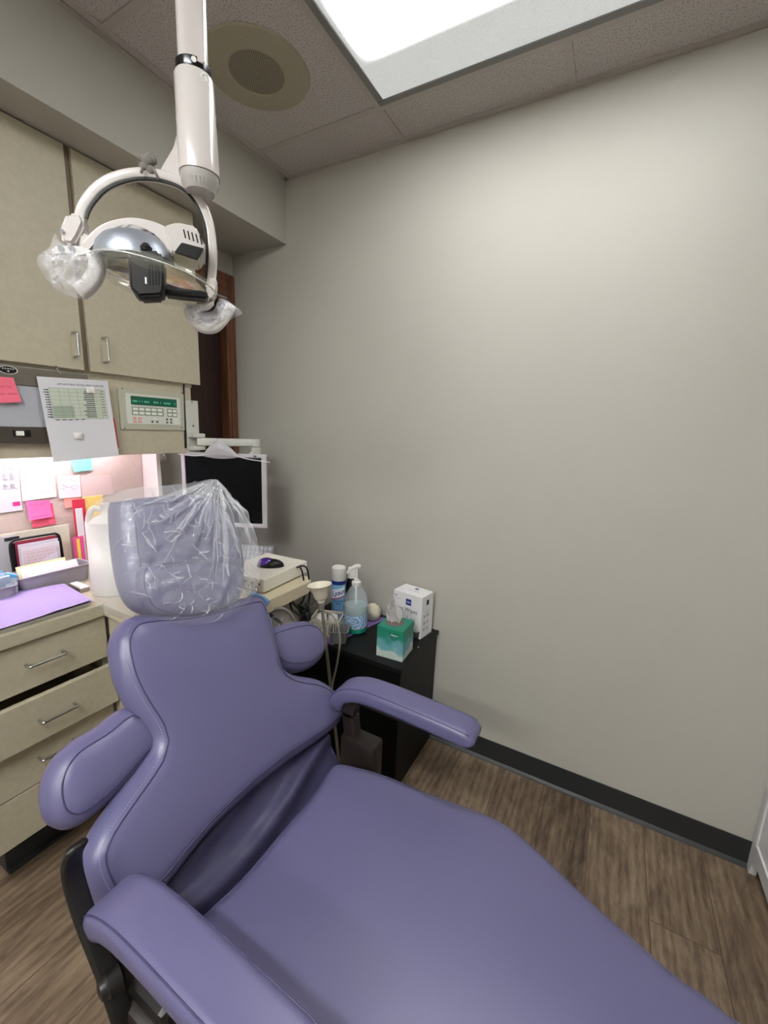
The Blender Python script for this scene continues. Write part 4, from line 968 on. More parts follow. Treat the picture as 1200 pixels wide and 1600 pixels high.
# pump sanitizer bottle: find a spot
sc = Vector((.560,-.205,ZP))
SB = thing('pump_bottle', 'clear teardrop pump bottle of green sanitizer with white pump on the cabinet', 'bottle', sc)
def trans(name, col, alpha, rough=.1): return mat(name, col, rough, alpha=alpha, spec=.6)
prof = [(.048,0),(.0525,.004),(.053,.03),(.0535,.09),(.054,.125),(.050,.150),(.038,.178),(.024,.198),(.018,.206),(.017,.212)]
bm = B(); lathe(bm, prof, sc, n=48); obj('bottle_body', bm, trans('clear_bottle', (214,224,230), .30, .12), SB, smooth=True)
bm = B(); lathe(bm, [(.046,.003),(.0505,.006),(.051,.03),(.0515,.09),(.052,.118),(.0515,.119),(.001,.119)], sc, n=40); obj('gel', bm, mat('pale_blue_gel', (168,196,200), .15, alpha=.62), SB, smooth=True)
bm = B(); lathe(bm, [(.0484,-.0003),(.0530,.004),(.0536,.022),(.0534,.023)], sc, n=48, cap=False); obj('green_base', bm, mat('teal_gel', (30,134,112), .2), SB, smooth=True)
def wavy():
    M = bpy.data.materials.new('wave_label'); M.use_nodes = True; nt = M.node_tree; N = nt.nodes; Lk = nt.links.new; b = N['Principled BSDF']; b.inputs['Roughness'].default_value = .35
    tc = N.new('ShaderNodeTexCoord'); wv = N.new('ShaderNodeTexWave'); wv.wave_type = 'RINGS'; wv.inputs['Scale'].default_value = 26; wv.inputs['Distortion'].default_value = 7; wv.inputs['Detail'].default_value = 2; wv.inputs['Detail Scale'].default_value = 1.5
    mp = N.new('ShaderNodeMapping'); mp.inputs['Location'].default_value = (0,.05,-.06); Lk(tc.outputs['Object'], mp.inputs[0]); Lk(mp.outputs[0], wv.inputs[0])
    r = N.new('ShaderNodeValToRGB'); r.color_ramp.elements[0].color = lin((104,150,200)); r.color_ramp.elements[1].color = lin((196,214,222)); r.color_ramp.elements[0].position = .25; Lk(wv.outputs['Fac'], r.inputs[0]); Lk(r.outputs[0], b.inputs['Base Color']); return M
bm = B(); lathe(bm, [(.0534,.028),(.0540,.085)], sc, n=48, cap=False); obj('label_band', bm, wavy(), SB, smooth=True)
bm = B(); lathe(bm, [(.019,.206),(.020,.208),(.020,.224),(.012,.228),(.011,.236),(.005,.237),(.005,.285),(.009,.286)], sc, n=28); cyl(bm, sc+Vector((0,0,.05)), sc+Vector((0,0,.21)), .004); obj('pump_stem', bm, M_white, SB, smooth=True)
bm = B(); hd_ = Vector((-.72,-.69,0)).normalized(); top = sc+Vector((0,0,.290)); sweep(bm, cat_rom([top-hd_*.014+Vector((0,0,.002)), top+hd_*.002+Vector((0,0,.004)), top+hd_*.020+Vector((0,0,-.004)), top+hd_*.034+Vector((0,0,-.016)), top+hd_*.042+Vector((0,0,-.026))], 5), rrect(.024,.018,.006), scale=lambda t: 1-.55*t); obj('pump_spout', bm, M_white, SB, smooth='all')
# spray can
lc = Vector((.412,-.125,ZP)); LC = thing('spray_can', 'blue disinfectant spray can with white cap beside the pump bottle', 'spray can', lc)
bm = B(); lathe(bm, [(.031,0),(.033,.003),(.033,.155),(.0325,.158)], lc, n=40); obj('can', bm, mat('label_blue', (126,178,214), .3), LC, smooth=True)
bm = B(); lathe(bm, [(.0332,.160),(.0332,.179)], lc, n=40, cap=False); obj('navy_band', bm, mat('navy', (30,50,130), .3), LC, smooth=True)
bm = B(); lathe(bm, [(.0325,.158),(.0325,.179)], lc, n=40); obj('can_neck', bm, mat('label_blue', ()), LC, smooth=True)
bm = B(); lathe(bm, [(.032,.178),(.0335,.180),(.0335,.238),(.031,.240),(.029,.239),(.028,.232),(.001,.232)], lc, n=40); obj('cap', bm, M_white, LC, smooth=True)
def wraptext(s, size, c, r, z, face, m, parent, shear=0, bold=0, name='lettering', tilt=0):
    """lettering bent round a cylinder, its middle towards direction face"""
    cu = bpy.data.curves.new('t', 'FONT'); cu.body = s; cu.size = size; cu.align_x = 'CENTER'; cu.shear = shear; cu.offset = bold; cu.resolution_u = 2
    to = bpy.data.objects.new('t', cu); COL.objects.link(to); bpy.context.view_layer.update()
    me = bpy.data.meshes.new_from_object(to.evaluated_get(bpy.context.evaluated_depsgraph_get())); bpy.data.objects.remove(to); bm = B(); bm.from_mesh(me); bpy.data.meshes.remove(me)
    bmesh.ops.subdivide_edges(bm, edges=[e for e in bm.edges if e.calc_length() > size*.15], cuts=2)
    for v in bm.verts:
        a = face+v.co.x/r; v.co = Vector((c[0]+r*math.cos(a), c[1]+r*math.sin(a), z+v.co.y+v.co.x*tilt))
    return obj(name, bm, m, parent, recalc=False)
fc = math.atan2(CAM.y-lc.y, CAM.x-lc.x)
bm = B(); R = []
for z_ in (.100,.108,.135,.143):
    R.append([Vector((lc.x+.0335*math.cos(a), lc.y+.0335*math.sin(a), lc.z+z_+.25*.033*(a-fc))) for a in np.linspace(fc-1.15, fc+1.0, 16)])
loft(bm, R, cap=False, closed=False); obj('logo_band', bm, mat('logo_white', (226,232,240), .4), LC, smooth=True)
wraptext('Lysol', .034, lc, .0338, lc.z+.112, fc-.05, mat('navy', ()), LC, shear=.3, bold=.0006, tilt=.25)
bm = B(); R = []
for z_ in (.094,.099): R.append([Vector((lc.x+.0336*math.cos(a), lc.y+.0336*math.sin(a), lc.z+z_+.25*.033*(a-fc))) for a in np.linspace(fc-1.15, fc+1.0, 16)])
loft(bm, R, cap=False, closed=False); obj('red_stripe', bm, mat('red_stripe', (170,40,50), .4), LC, smooth=True)
wraptext('Disinfectant', .011, lc, .0334, lc.z+.078, fc, mat('navy', ()), LC, bold=.0003); wraptext('Spray', .011, lc, .0334, lc.z+.066, fc, mat('navy', ()), LC, bold=.0003)
# second white cap behind the bottles
c2 = Vector((.432,-.045,ZP)); t = thing('spray_bottle', 'dark bottle with white cap half hidden behind the pump bottle', 'bottle', c2)
bm = B(); lathe(bm, [(.026,0),(.027,.003),(.027,.14),(.018,.165),(.014,.17)], c2, n=28); obj('bottle_body', bm, M_black, t, smooth=True)
bm = B(); lathe(bm, [(.0205,.168),(.0205,.215),(.0185,.218)], c2, n=28); obj('cap', bm, M_white, t, smooth=True)
# plaster model
c = Vector((.575,-.075,ZP)); t = thing('plaster_model', 'off-white plaster dental model behind the pump bottle', 'dental model', c)
bm = B(); bmesh.ops.create_icosphere(bm, subdivisions=4, radius=1)
for v in bm.verts:
    d = v.co.copy(); k = 1+.10*noise.noise(d*3)+.05*noise.noise(d*7); v.co = c+Vector((d.x*.038*k, d.y*.034*k, .036+max(-.036, d.z*.042*k)))
obj('plaster', bm, mat('plaster', (214,206,184), .8, bump=.4, bscale=120), t, smooth='all')
# square grey dish
tub('grey_dish', .556,-.325,.066,.066,.05,math.radians(28), mat('dish_grey', (106,106,108), .35), 'small square grey dish in front of the pump bottle', 'dish', z=ZP, flare=1.15)
# perforated white basket with cups
bc = Vector((.470,-.29,ZP)); BK = thing('white_basket', 'white slotted plastic basket behind the grey dish', 'basket', bc)
bm = B(); fr = Fr(bc, Vector((.94,.34,0)), (0,0,1)); W2, D2, H2 = .062, .05, .075
for sgn in (-1,1):
    for b0, b1 in ((0,.008),(H2-.010,H2)): fbox(bm, fr, -W2,b0,sgn*D2-.002,W2,b1,sgn*D2+.002); fbox(bm, fr, sgn*W2-.002,b0,-D2,sgn*W2+.002,b1,D2)
    for k in range(13): a = -W2+k*2*W2/12; fbox(bm, fr, a-.0022,.008,sgn*D2-.0015,a+.0022,H2-.01,sgn*D2+.0015)
    for k in range(11): a = -D2+k*2*D2/10; fbox(bm, fr, sgn*W2-.0015,.008,a-.0022,sgn*W2+.0015,H2-.01,a+.0022)
fbox(bm, fr, -W2,0,-D2,W2,.002,D2); obj('basket', bm, M_offwhite, BK)
for k, (dx, dz_) in enumerate(((-.026,.0),(.026,.0))):
    c = fr.w(dx,.030,.0); t = thing('white_cup', ['white cup lying in the left of the slotted basket','white cup lying in the right of the slotted basket'][k], 'cup', c)
    bm = B(); lathe(bm, [(.018,0),(.022,.01),(.023,.03),(.02,.045),(.008,.055),(.001,.057)], c, n=28); obj('cup_body', bm, M_white, t, smooth=True)

# ---------------------------------------------------------------- suction funnel on its grey pole
fb = on(499,912,(.56,-.46,.76),(0,1,0)); FT = thing('suction_funnel', 'cream funnel cup on a tall grey pole with a hose loop', 'suction funnel', (.585,-.455,0))
ax = Vector((.05,.0,1)).normalized(); tip = on(502,941,(.56,-.46,.76),(0,1,0))
rimc = fb
bm = B(); L_ = (rimc-tip); lathe(bm, [(.014,0),(.016,.012),(.021,.014),(.026,.022),(.029,.040),(.044,.068),(.0470,.070),(.0440,.069),(.020,.034),(.012,.03)], tip, L_.normalized(), n=40, cap=False)
obj('funnel', bm, mat('cream_funnel', (222,214,196), .4), FT, smooth=True)
low = on(516,1072,(.575,-.452,.4),(0,1,0)); dirn = (low-tip).normalized(); flo = tip+dirn*(tip.z/abs(dirn.z)-.0)
bm = B(); cyl(bm, tip+Vector((0,0,.002)), flo+Vector((0,0,.02)), .0062); lathe(bm, [(.012,0),(.012,.03)], tip-Vector((0,0,.03)), n=18); obj('pole', bm, mat('grey_pole', (140,134,124), .4, .3), FT, smooth=True)
bm = B(); lathe(bm, [(.045,0),(.045,.012),(.012,.022)], (flo.x,flo.y,0), n=32); obj('base', bm, M_grey, FT, smooth=True)
YP = -.45
def yp(u, v, dy=0): return ony(u, v, YP+dy)
bm = B(); tube(bm, [yp(468,966,.03), yp(478,955,.02), yp(490,948,.01), yp(498,942), yp(503,952,-.012), yp(498,956,-.01)], .0055); obj('clamp_arm', bm, mat('grey_pole', ()), FT, smooth='all')
bm = B(); tube(bm, [yp(506,956,-.01), yp(518,960,-.012), yp(528,978,-.012), yp(531,1005,-.012), yp(526,1040,-.01), yp(519,1072,-.01), yp(517,1110,0)], .0042); obj('hose', bm, mat('grey_hose', ()), FT, smooth='all')
bm = B(); c = yp(501,966,.02); lathe(bm, [(.012,0),(.016,.004),(.016,.014),(.011,.018)], c-Vector((0,0,.009)), n=24); obj('white_valve', bm, M_white, FT, smooth=True)

# ---------------------------------------------------------------- white cabinet at the right edge
DR = thing('white_cabinet', 'white painted cabinet with arched feet cut by the right edge', 'cabinet', (2.3,-.2,0))
M_wp = mat('white_paint', (216,214,216), .35)
x0 = 2.052; ya, yb = -.004, -.335; hz = 1.05
ou = [(ya,0),(ya-.030,0),(ya-.034,.012),(ya-.045,.055),(ya-.06,.07),(yb+.12,.085),(yb+.06,.07),(yb+.05,.02),(yb+.045,0),(yb,0),(yb,hz),(ya,hz)]
ou = [(-.004,.0),(-.030,0),(-.034,.035),(-.050,.060),(-.085,.070),(-.245,.070),(-.290,.060),(-.300,.035),(-.305,0),(-.335,0),(-.335,hz),(-.004,hz)]
bm = B(); prism(bm, [Vector((x0,y,z)) for y, z in ou], (.02,0,0)); obj('side_panel', bm, M_wp, DR)
bm = B()
for y0_, y1_, z0_, z1_ in ((-.05,-.035,.12,.98),(-.305,-.290,.12,.98),(-.29,-.05,.12,.135),(-.29,-.05,.965,.98)): box(bm, (x0-.006,y0_,z0_), (x0+.001,y1_,z1_), .003)
obj('panel_moulding', bm, M_wp, DR)
bm = B(); box(bm, (x0+.02,-.325,.08), (2.60,-.004,hz), .002); box(bm, (2.57,-.335,0), (2.60,-.30,.1)); box(bm, (2.57,-.03,0), (2.60,-.004,.1)); box(bm, (x0-.01,-.35,hz), (2.62,-.002,hz+.02), .004); obj('body', bm, M_wp, DR)
bm = B(); box(bm, (x0+.03,-.343,.12), (2.58,-.325,hz-.03), .003); obj('door', bm, M_wp, DR)

# ================================================================ dental chair
M_pur = mat('violet_vinyl', (96,93,129), .34, bump=.08, bscale=520, var=.03, vscale=3, spec=.5)
M_purd = mat('violet_piping', (66,62,98), .35)
M_stitch = mat('violet_thread', (160,150,190), .6)
M_iron = mat('black_enamel', (24,22,21), .42, .1)
M_brown = mat('dark_brown_plastic', (38,30,28), .4)
CH = thing('dental_chair', 'reclined violet vinyl dental chair with padded armrests and bagged headrest', 'dental chair', (1.15,-1.055,0))
YC = -1.055
th = math.radians(58)
up = Vector((-math.cos(th),0,math.sin(th)))
BF = Fr((.80,YC,.56), (0,-1,0), up); BF = Fr(BF.P, (0,1,0), up)   # n = ex x ey
BP = [(168,1434),(142,1412),(124,1378),(121,1340),(140,1296),(178,1244),(212,1200),(228,1172),(222,1146),(200,1112),(178,1065),(170,1012),(184,978),(215,962),(300,955),(380,935),(403,940),(417,975),(426,1012),(434,1044),(452,1056),(488,1064),(515,1084),(527,1110),(519,1134),(496,1156),(440,1195),(380,1245),(318,1306),(268,1366),(238,1400),(200,1428)]
bw = BF.n
def bbend(a, b):  # wraps slightly forward at the sides and at the lumbar roll
    return .10*min(abs(a),.33)**2*1.2 - .25*(b-.22)**2*.3
bm, poly, sf = pad(BF, pxs(BF, BP), .085, .040, .010, n=200, grid=.016, bend=bbend)
obj('backrest', bm, M_pur, CH, smooth='all')
BR = CH.children[0] if CH.children else None
br_o = bpy.data.objects['backrest']
pb, path = piping(BF, poly, sf, .026, .0016, .0004); obj('piping', pb, M_purd, br_o, smooth='all')
# twin stitching beside the seam on the left side
q = inset(poly, .018); bm = B(); k = 0
for i in range(0, len(q)-1):
    a, b = q[i]; a2, b2 = q[(i+1)%len(q)]
    if a < -.05 or b > .30:
        for f0 in (.1,.6):
            p0 = BF.w(a+(a2-a)*f0, b+(b2-b)*f0, sf(a+(a2-a)*f0, b+(b2-b)*f0)+.0006); p1 = BF.w(a+(a2-a)*(f0+.25), b+(b2-b)*(f0+.25), sf(a+(a2-a)*(f0+.25), b+(b2-b)*(f0+.25))+.0006)
            if (p1-p0).length < .02 and (p1-p0).length > 1e-5: sweep(bm, [p0,p1], circ(.0006,4), up=BF.n)
obj('stitching', bm, M_stitch, br_o)
# side wings of the back
def wing(px, off, label):
    F = Fr(BF.P+BF.n*off, BF.ex, BF.ey); b_, po, s2 = pad(F, pxs(F, px), .075, .034, .008, n=110, grid=.014); o = obj('side_wing', b_, M_pur, CH, smooth='all', label=label)
    pi_, _ = piping(F, po, s2, .022, .0016, .0004); obj('piping', pi_, M_purd, o, smooth='all'); return o
wing([(204,1106),(180,1112),(148,1136),(104,1163),(76,1195),(63,1230),(63,1262),(74,1288),(102,1297),(136,1281),(184,1238),(224,1192),(250,1160),(235,1125)], -.018, 'larger looking wing cushion at the cabinet side')
wing([(405,990),(440,976),(475,972),(496,986),(503,1010),(498,1030),(480,1046),(455,1052),(425,1045),(400,1015)], -.020, 'wing cushion at the suction pole side')
bm = B(); Fb = Fr(BF.P-BF.n*.05, BF.ex, BF.ey); fbox(bm, Fb, -.20,.0,-.03,.20,.14,0,.01); fbox(bm, Fb, -.10,.14,-.03,.12,.40,0,.01); fbox(bm, Fb, -.20,.17,-.02,.26,.25,0,.008); fbox(bm, Fb, -.04,.35,-.03,.04,.50,0,.008); obj('back_frame', bm, M_iron, CH)
# headrest: thick rear block and front roll
th2 = math.radians(66); up2 = Vector((-math.cos(th2),0,math.sin(th2)))
HF = Fr(Vector((.575,-1.0,.90)), (0,1,0), up2)
H1 = Fr(HF.P-HF.n*.03, HF.ex, HF.ey)
hb_, po, s2 = pad(H1, pxs(H1, [(172,792),(178,786),(235,778),(305,776),(345,800),(366,840),(374,890),(368,925),(335,955),(280,968),(222,960),(192,930),(178,870)]), .11, .045, .01, n=110, grid=.014); hr = obj('headrest', hb_, M_pur, CH, smooth='all')
pi_, _ = piping(H1, po, s2, .03, .0016, .0004); obj('piping', pi_, M_purd, hr, smooth='all')
H2_ = Fr(HF.P+HF.n*.026, HF.ex, HF.ey)
hb_, po, s2 = pad(H2_, pxs(H2_, [(214,905),(222,885),(255,880),(320,878),(360,882),(376,905),(372,932),(345,955),(290,966),(240,958),(220,935)]), .06, .028, .006, n=100, grid=.012); hf_ = obj('neck_roll', hb_, M_pur, CH, smooth='all')
pi_, _ = piping(H2_, po, s2, .006, .0018, .0006); obj('piping', pi_, M_purd, hf_, smooth='all')
# seat
ZS = .50
SFm = Fr((1.15,YC,ZS-.035), (1,0,0), (0,1,0))
def zs(u, v): p = onz(u, v, ZS-.022); return (p.x-1.15, p.y-YC)
right = [zs(520,1200), zs(560,1203), zs(610,1218), zs(670,1243), zs(735,1267), zs(790,1292), zs(850,1342), zs(900,1390), zs(955,1440), zs(1000,1478), zs(1060,1530), zs(1100,1556)]
tip_ = [(.66,.12),(.70,.06)]
right = [(a, b) for a, b in right]
half = right+[(.655,.13),(.70,.07)]
out = half+[(a,-b) for a, b in half[::-1]]
out = [(-.255,0)]+[( -.255,.12)]+half+[(.712,0)]+[(a,-b) for a, b in half[::-1]]+[(-.255,-.12)]
bm, poly, sf = pad(SFm, out, .075, .034, .014, n=200, grid=.02, bend=lambda a, b: -.03*max(0,a-.25)**2); se = obj('seat', bm, M_pur, CH, smooth='all')
pi_, _ = piping(SFm, poly, sf, .010, .0016, .0002); obj('piping', pi_, M_purd, se, smooth='all')
# foot cushion
FTm = Fr((1.15,YC,ZS-.045), (1,0,0), (0,1,0))
bm, poly, sf = pad(FTm, [(.60,.10),(.605,.158),(.66,.156),(.80,.13),(.98,.10),(1.03,.05),(1.03,-.05),(.98,-.10),(.80,-.13),(.66,-.156),(.605,-.158),(.60,-.10)], .06, .028, .004, n=120, grid=.02, bend=lambda a, b: -.12*(a-.62)); lg = obj('leg_cushion', bm, M_pur, CH, smooth='all')
# seat pan and base
bm = B(); box(bm, (.93,YC-.20,.40), (1.60,YC+.20,.44), .01); obj('seat_pan', bm, M_iron, CH)
bm = B(); box(bm, (1.02,YC-.13,.06), (1.36,YC+.13,.40), .03, 3); obj('lift_column', bm, M_brown, CH, smooth=True)
bm = B(); box(bm, (.72,YC-.20,.0), (1.62,YC+.20,.06), .025, 3); obj('base', bm, M_iron, CH, smooth=True)
# gathered vinyl between seat and back
bm = B(); ny, nu = 70, 26; g = []
for i in range(ny+1):
    y = YC-.285+.57*i/ny; s = i/ny; row = []
    for j in range(nu+1):
        t_ = j/nu
        p0 = Vector((.775,y,.560)); p1 = Vector((.83,y,.50)); p2 = Vector((.90,y,.425))
        p = p0*(1-t_)**2+p1*2*t_*(1-t_)+p2*t_**2
        f1 = .026*math.sin(PI*t_)*math.exp(-((t_-.55-.18*math.sin(s*4.3))/.13)**2)
        f2 = .020*math.exp(-((t_-.20-.10*math.cos(s*5))/.10)**2)*math.sin(PI*min(1,s*1.2))
        f3 = .005*noise.noise(Vector((s*9,t_*3,1)))
        row.append(bm.verts.new(p+Vector((.6,0,.8))*(f1+f2+f3)))
    g.append(row)
for i in range(ny):
    for j in range(nu): bm.faces.new((g[i][j],g[i][j+1],g[i+1][j+1],g[i+1][j]))
bmesh.ops.solidify(bm, geom=bm.faces[:], thickness=.003)
obj('gathered_skirt', bm, mat('violet_vinyl_soft', (90,87,122), .34, bump=.3, bscale=60, spec=.5), CH, smooth='all')
# arms
def arm(yc, sgn, label):
    path = cat_rom([(.838,yc,.600),(.846,yc,.632),(.872,yc,.664),(.925,yc,.684),(1.00,yc,.688),(1.12,yc,.684),(1.20,yc,.680),(1.262,yc,.676)], 8)
    n = len(path); bm = B(); sec = rrect(.086,.048,.017,5); rings = []
    for i, p in enumerate(path):
        t = (path[min(i+1,n-1)]-path[max(i-1,0)]).normalized(); up_ = Vector((0,1,0)).cross(t)*-1; e = min(1, math.sqrt(max(0, 1-(1-min(i, n-1-i)/5)**2))) if min(i, n-1-i) < 5 else 1
        if up_.z < 0 and i > 8: up_ = -up_
        if up_.x > 0 and i <= 8: up_ = -up_
        e = max(e, .25); k = (.72+.28*min(1, i/14)); rings.append([p+Vector((0,1,0))*a*(e*.3+.7)*k+up_*b*e for a, b in sec])
    # crown the pad
    loft(bm, rings); o = obj('armrest', bm, M_pur, CH, smooth='all', label=label)
    for s in (-1,1):
        bm = B(); pts = []
        for i in range(3, n-2):
            r = rings[i]; pts.append(r[2] if s > 0 else r[8])
        sweep(bm, pts, circ(.0016,6), up=(.1,.1,1)); obj('piping', bm, M_purd, o, smooth='all')
    # support post
    bm = B(); sweep(bm, cat_rom([(.905,yc,.655),(.885,yc,.63),(.880,yc,.58),(.895,yc,.50),(.93,yc,.43)], 6), rrect(.040,.045,.012)); sweep(bm, [(.90,yc,.652),(1.20,yc,.652)], rrect(.045,.012,.004)); box(bm, (.86,yc-.03,.36), (.98,yc+.03,.53), .012); box(bm, (.90,min(yc,YC+sgn*.2),.40), (.97,max(yc,YC+sgn*.2),.44))
    obj('arm_post', bm, M_brown, CH, smooth=True)
arm(-.725, 1, 'armrest beside the black cabinet'); arm(-1.392, -1, 'armrest nearest the viewer')
# black side bar with pivot bolt on the near side
YS = -1.425
def ys(u, v, d=0): return ony(u, v, YS+d)
bm = B(); sweep(bm, cat_rom([ys(121,1322,.003), ys(114,1336), ys(112,1352), ys(117,1382), ys(134,1435), ys(154,1485), ys(173,1535), ys(194,1600), ys(202,1640)], 6), rrect(.012,.030,.006), up=(0,1,0)); obj('side_bar', bm, M_iron, CH, smooth='all')
c = ys(174,1534); bm = B(); lathe(bm, [(.019,-.012),(.019,.006),(.015,.010),(.014,.016),(.006,.018)], c, (-.2,-1,0), 24); obj('pivot_bolt', bm, M_iron, CH, smooth=True)
bm = B(); c = ys(215,1600); box(bm, (.845,YS+.018,.33), (.99,YS+.10,.55), .012); obj('side_cover', bm, M_iron, CH)

# ---------------------------------------------------------------- plastic bag over the headrest
GF = Fr(HF.P-HF.n*.004, HF.ex, HF.ey)
pk = GF.px(300,775)
def crinkle(a, b, D):
    dx, dy = a-pk[0], b-pk[1]; r = math.hypot(dx, dy); an = math.atan2(dy, dx)
    ridg = abs(math.sin(an*13+2.2*noise.noise(Vector((an*1.5,r*5,0)))))**3
    w_ = math.exp(-((r-.10)/.11)**2)
    return min(1, D/.02)*(.010*ridg*w_+.006*noise.noise(Vector((a*28,b*28,3)))+.010*abs(noise.noise(Vector((a*42,b*42,8))))+.004*abs(noise.noise(Vector((a*95,b*95,4)))))
BGP = [(309,756),(305,757),(301,758),(285,761),(240,766),(190,770),(158,779),(149,796),(150,840),(153,880),(158,918),(174,948),(205,964),(240,978),(280,986),(315,980),(350,966),(376,938),(384,905),(383,870),(378,848),(362,812),(338,788),(320,766)]
bm, poly, sf = pad(GF, pxs(GF, BGP), .20, .055, .006, n=260, grid=.005, disp=crinkle, power=2.6)
# pleats: doubled folds of film running down from the gathered peak, and crumples between them
rn = random.Random(11); pk0 = GF.px(305,762)
for k in range(90):
    an = -PI/2+rn.uniform(-1.35,1.10); L0 = rn.uniform(.0,.05); L1 = L0+rn.uniform(.06,.27); pts = []
    for j in range(12):
        t_ = j/11; r_ = L0+(L1-L0)*t_; a_ = an+.03*math.sin(t_*4+k)
        A_, B__ = pk0[0]+r_*math.cos(a_), pk0[1]+r_*math.sin(a_)
        if not inside(np.array([[A_,B__]]), poly)[0]: break
        pts.append(GF.w(A_, B__, sf(A_,B__)+crinkle(A_,B__,.03)+.0010))
    if len(pts) > 5: ribbon(bm, pts, GF.n, rn.choice((.001,.0016,.0026,.0045)), rn.uniform(-.8,.8))
creases(bm, GF, poly, sf, 130, .075, 5, .0022, dispf=crinkle)
c1_, c2_, c3_ = GF.px(222,822), GF.px(292,845), GF.px(250,905)
for cc_, sd_ in ((c1_,6),(c2_,7),(c3_,8)): creases(bm, GF, poly, sf, 60, .05, sd_, .0030, dispf=crinkle, area=lambda a, b: (a-cc_[0])**2+(b-cc_[1])**2 < .03**2)
def bag_mat():
    M = plastic('thin_bag_plastic', .20, (232,234,240), .2, 90, .45, .55); M.node_tree.nodes['Principled BSDF'].inputs['Roughness'].default_value = .17; return M
M_fold = mat('bag_fold', (232,234,240), .16, alpha=.30, spec=.8)
obj('plastic_bag', bm, [bag_mat(), M_fold], smooth='all', label='clear crinkled plastic bag pulled over the chair headrest', cat='plastic bag')

# ================================================================ ceiling-hung operatory lamp
LX, LY = .78, -1.113
LN = Vector((CAM.x-LX, CAM.y-LY, 0)).normalized(); LE = Vector((0,0,1)).cross(LN); LE = -LE if LE.dot(RC @ Vector((1,0,0))) < 0 else LE
LF = Fr((LX,LY,1.75), LE, (0,0,1))
if LF.n.dot(LN) < 0: print('flip')
OL = thing('dental_lamp', 'white ceiling-hung dental lamp with arched yoke and clear shield', 'dental lamp', (LX,LY,1.6))
zj = LF.wp(300,112).z; zc = LF.wp(302,122).z; zb = LF.wp(308,275).z; zbb = LF.wp(312,302).z
pc = LF.wp(304,150); px_, py_ = pc.x, pc.y
bm = B(); sec = rrect(.046,.046,.016,5); 
def ring(z, k=1, kk=None, dx=0): return [Vector((px_,py_,z))+LE*(a*k+dx)+LF.n*b*(kk or k) for a, b in sec]
loft(bm, [ring(zj), ring(H-.03)]); loft(bm, [[Vector((px_,py_,z))+LE*a+LF.n*b for a, b in ((.006,.022),(.016,.022),(.016,.027),(.006,.027))] for z in (zj, H-.03)]); obj('drop_pole', bm, M_pole, OL, smooth=True)
bm = B(); lathe(bm, [(.075,0),(.08,.004),(.08,.03)], (px_,py_,H-.030), n=40); obj('ceiling_canopy', bm, M_pole, OL, smooth=True)
bm = B(); lathe(bm, [(.027,0),(.0275,.002),(.0275,.014),(.026,.015)], (px_,py_,zj-.008), n=36); obj('collar', bm, mat('dark_chrome', (60,60,62), .2, .8), OL, smooth=True)
c = Vector((px_,py_,zj))+LF.n*.027+LE*.001; bm = B(); cyl(bm, c, c+LF.n*.002, .004, 12); obj('collar_screw', bm, M_white, OL)
bm = B(); R = []; s2 = rrect(.062,.062,.028,7)
for z_, k in ((zj-.009,.92),(zj-.014,1.0),(zb+.0,1.06),): R.append([Vector((px_,py_,z_))+LE*(a*k+(zj-z_)*.02)+LF.n*b*k for a, b in s2])
loft(bm, R); ab = obj('arm_housing', bm, M_pole, OL, smooth=True)
cc = Vector((px_,py_,0))+LE*(.02*(zj-zb)); bm = B(); R = []
for z_, k in ((zb-.0005,1.0),(zb-.012,.98),(zbb+.004,.80),(zbb,.74),(zbb-.0005,.2)): R.append([Vector((cc.x,cc.y,z_))+LE*a*k+LF.n*b*k for a, b in rrect(.062,.062,.028,7)])
loft(bm, R)
for q in range(28):
    a = 2*PI*q/28; d = LE*math.cos(a)+LF.n*math.sin(a)
    p0 = Vector((cc.x,cc.y,zb-.013))+d*.0300; p1 = Vector((cc.x,cc.y,zbb+.005))+d*.0245; cyl(bm, p0, p1, .0012, 6)
obj('ribbed_cap', bm, mat('cap_grey', (176,172,168), .35), OL, smooth=True)
for u, v, r in ((316,140,.0085),(318,156,.0045)):
    bm = B(); p = LF.wp(u, v); p = Vector((px_,py_,p.z)); d = (LE*.55+LF.n*.83).normalized(); lathe(bm, [(r,0),(r,.0015),(r*.75,.0016),(r*.74,.0008),(r*.4,.0008),(r*.4,.002)], p+d*.0306, d, 24); obj('button', bm, M_white, ab, smooth=True)
p = LF.wp(323,272); p = Vector((px_,py_,p.z)); d = (LE*.45+LF.n*.89).normalized(); bm = B(); lathe(bm, [(.0022,0),(.0022,.0012)], p+d*.0325, d, 12); obj('indicator', bm, mat('red_led', (170,30,40), .3), ab)
# yoke
YF = Fr(LF.P-LF.n*.02, LF.ex, LF.ey)
YK = [(124,348),(133,322),(155,295),(185,279),(220,273),(258,278),(290,292),(313,318),(327,352),(332,395),(331,430),(328,452)]
path = cat_rom([YF.wp(u, v) for u, v in YK], 6); bm = B(); sweep(bm, path, rrect(.030,.018,.006), up=(0,0,1.0001))
bm.free(); bm = B()
def arch(bm, path, N, hw, hd, ci=0, r=.004, cn=0):
    n = len(path); R = []
    for i, p in enumerate(path):
        t = (path[min(i+1,n-1)]-path[max(i-1,0)]).normalized(); o = N.cross(t).normalized(); R.append([p+o*(a+ci)+N*(b+cn) for a, b in rrect(hw*2, hd*2, r)])
    loft(bm, R)
arch(bm, path, YF.n, .0080, .010); obj('yoke', bm, M_pole, OL, smooth=True)
bm = B(); arch(bm, path[2:-1], YF.n, .0022, .0022, cn=.008, ci=-.0095 if YF.n.cross((path[1]-path[0]).normalized()).dot(LE) < 0 else .0095, r=.0006)
yi = obj('yoke_strip', bm, mat('black_rubber', (14,13,13), .5), OL, smooth=True)
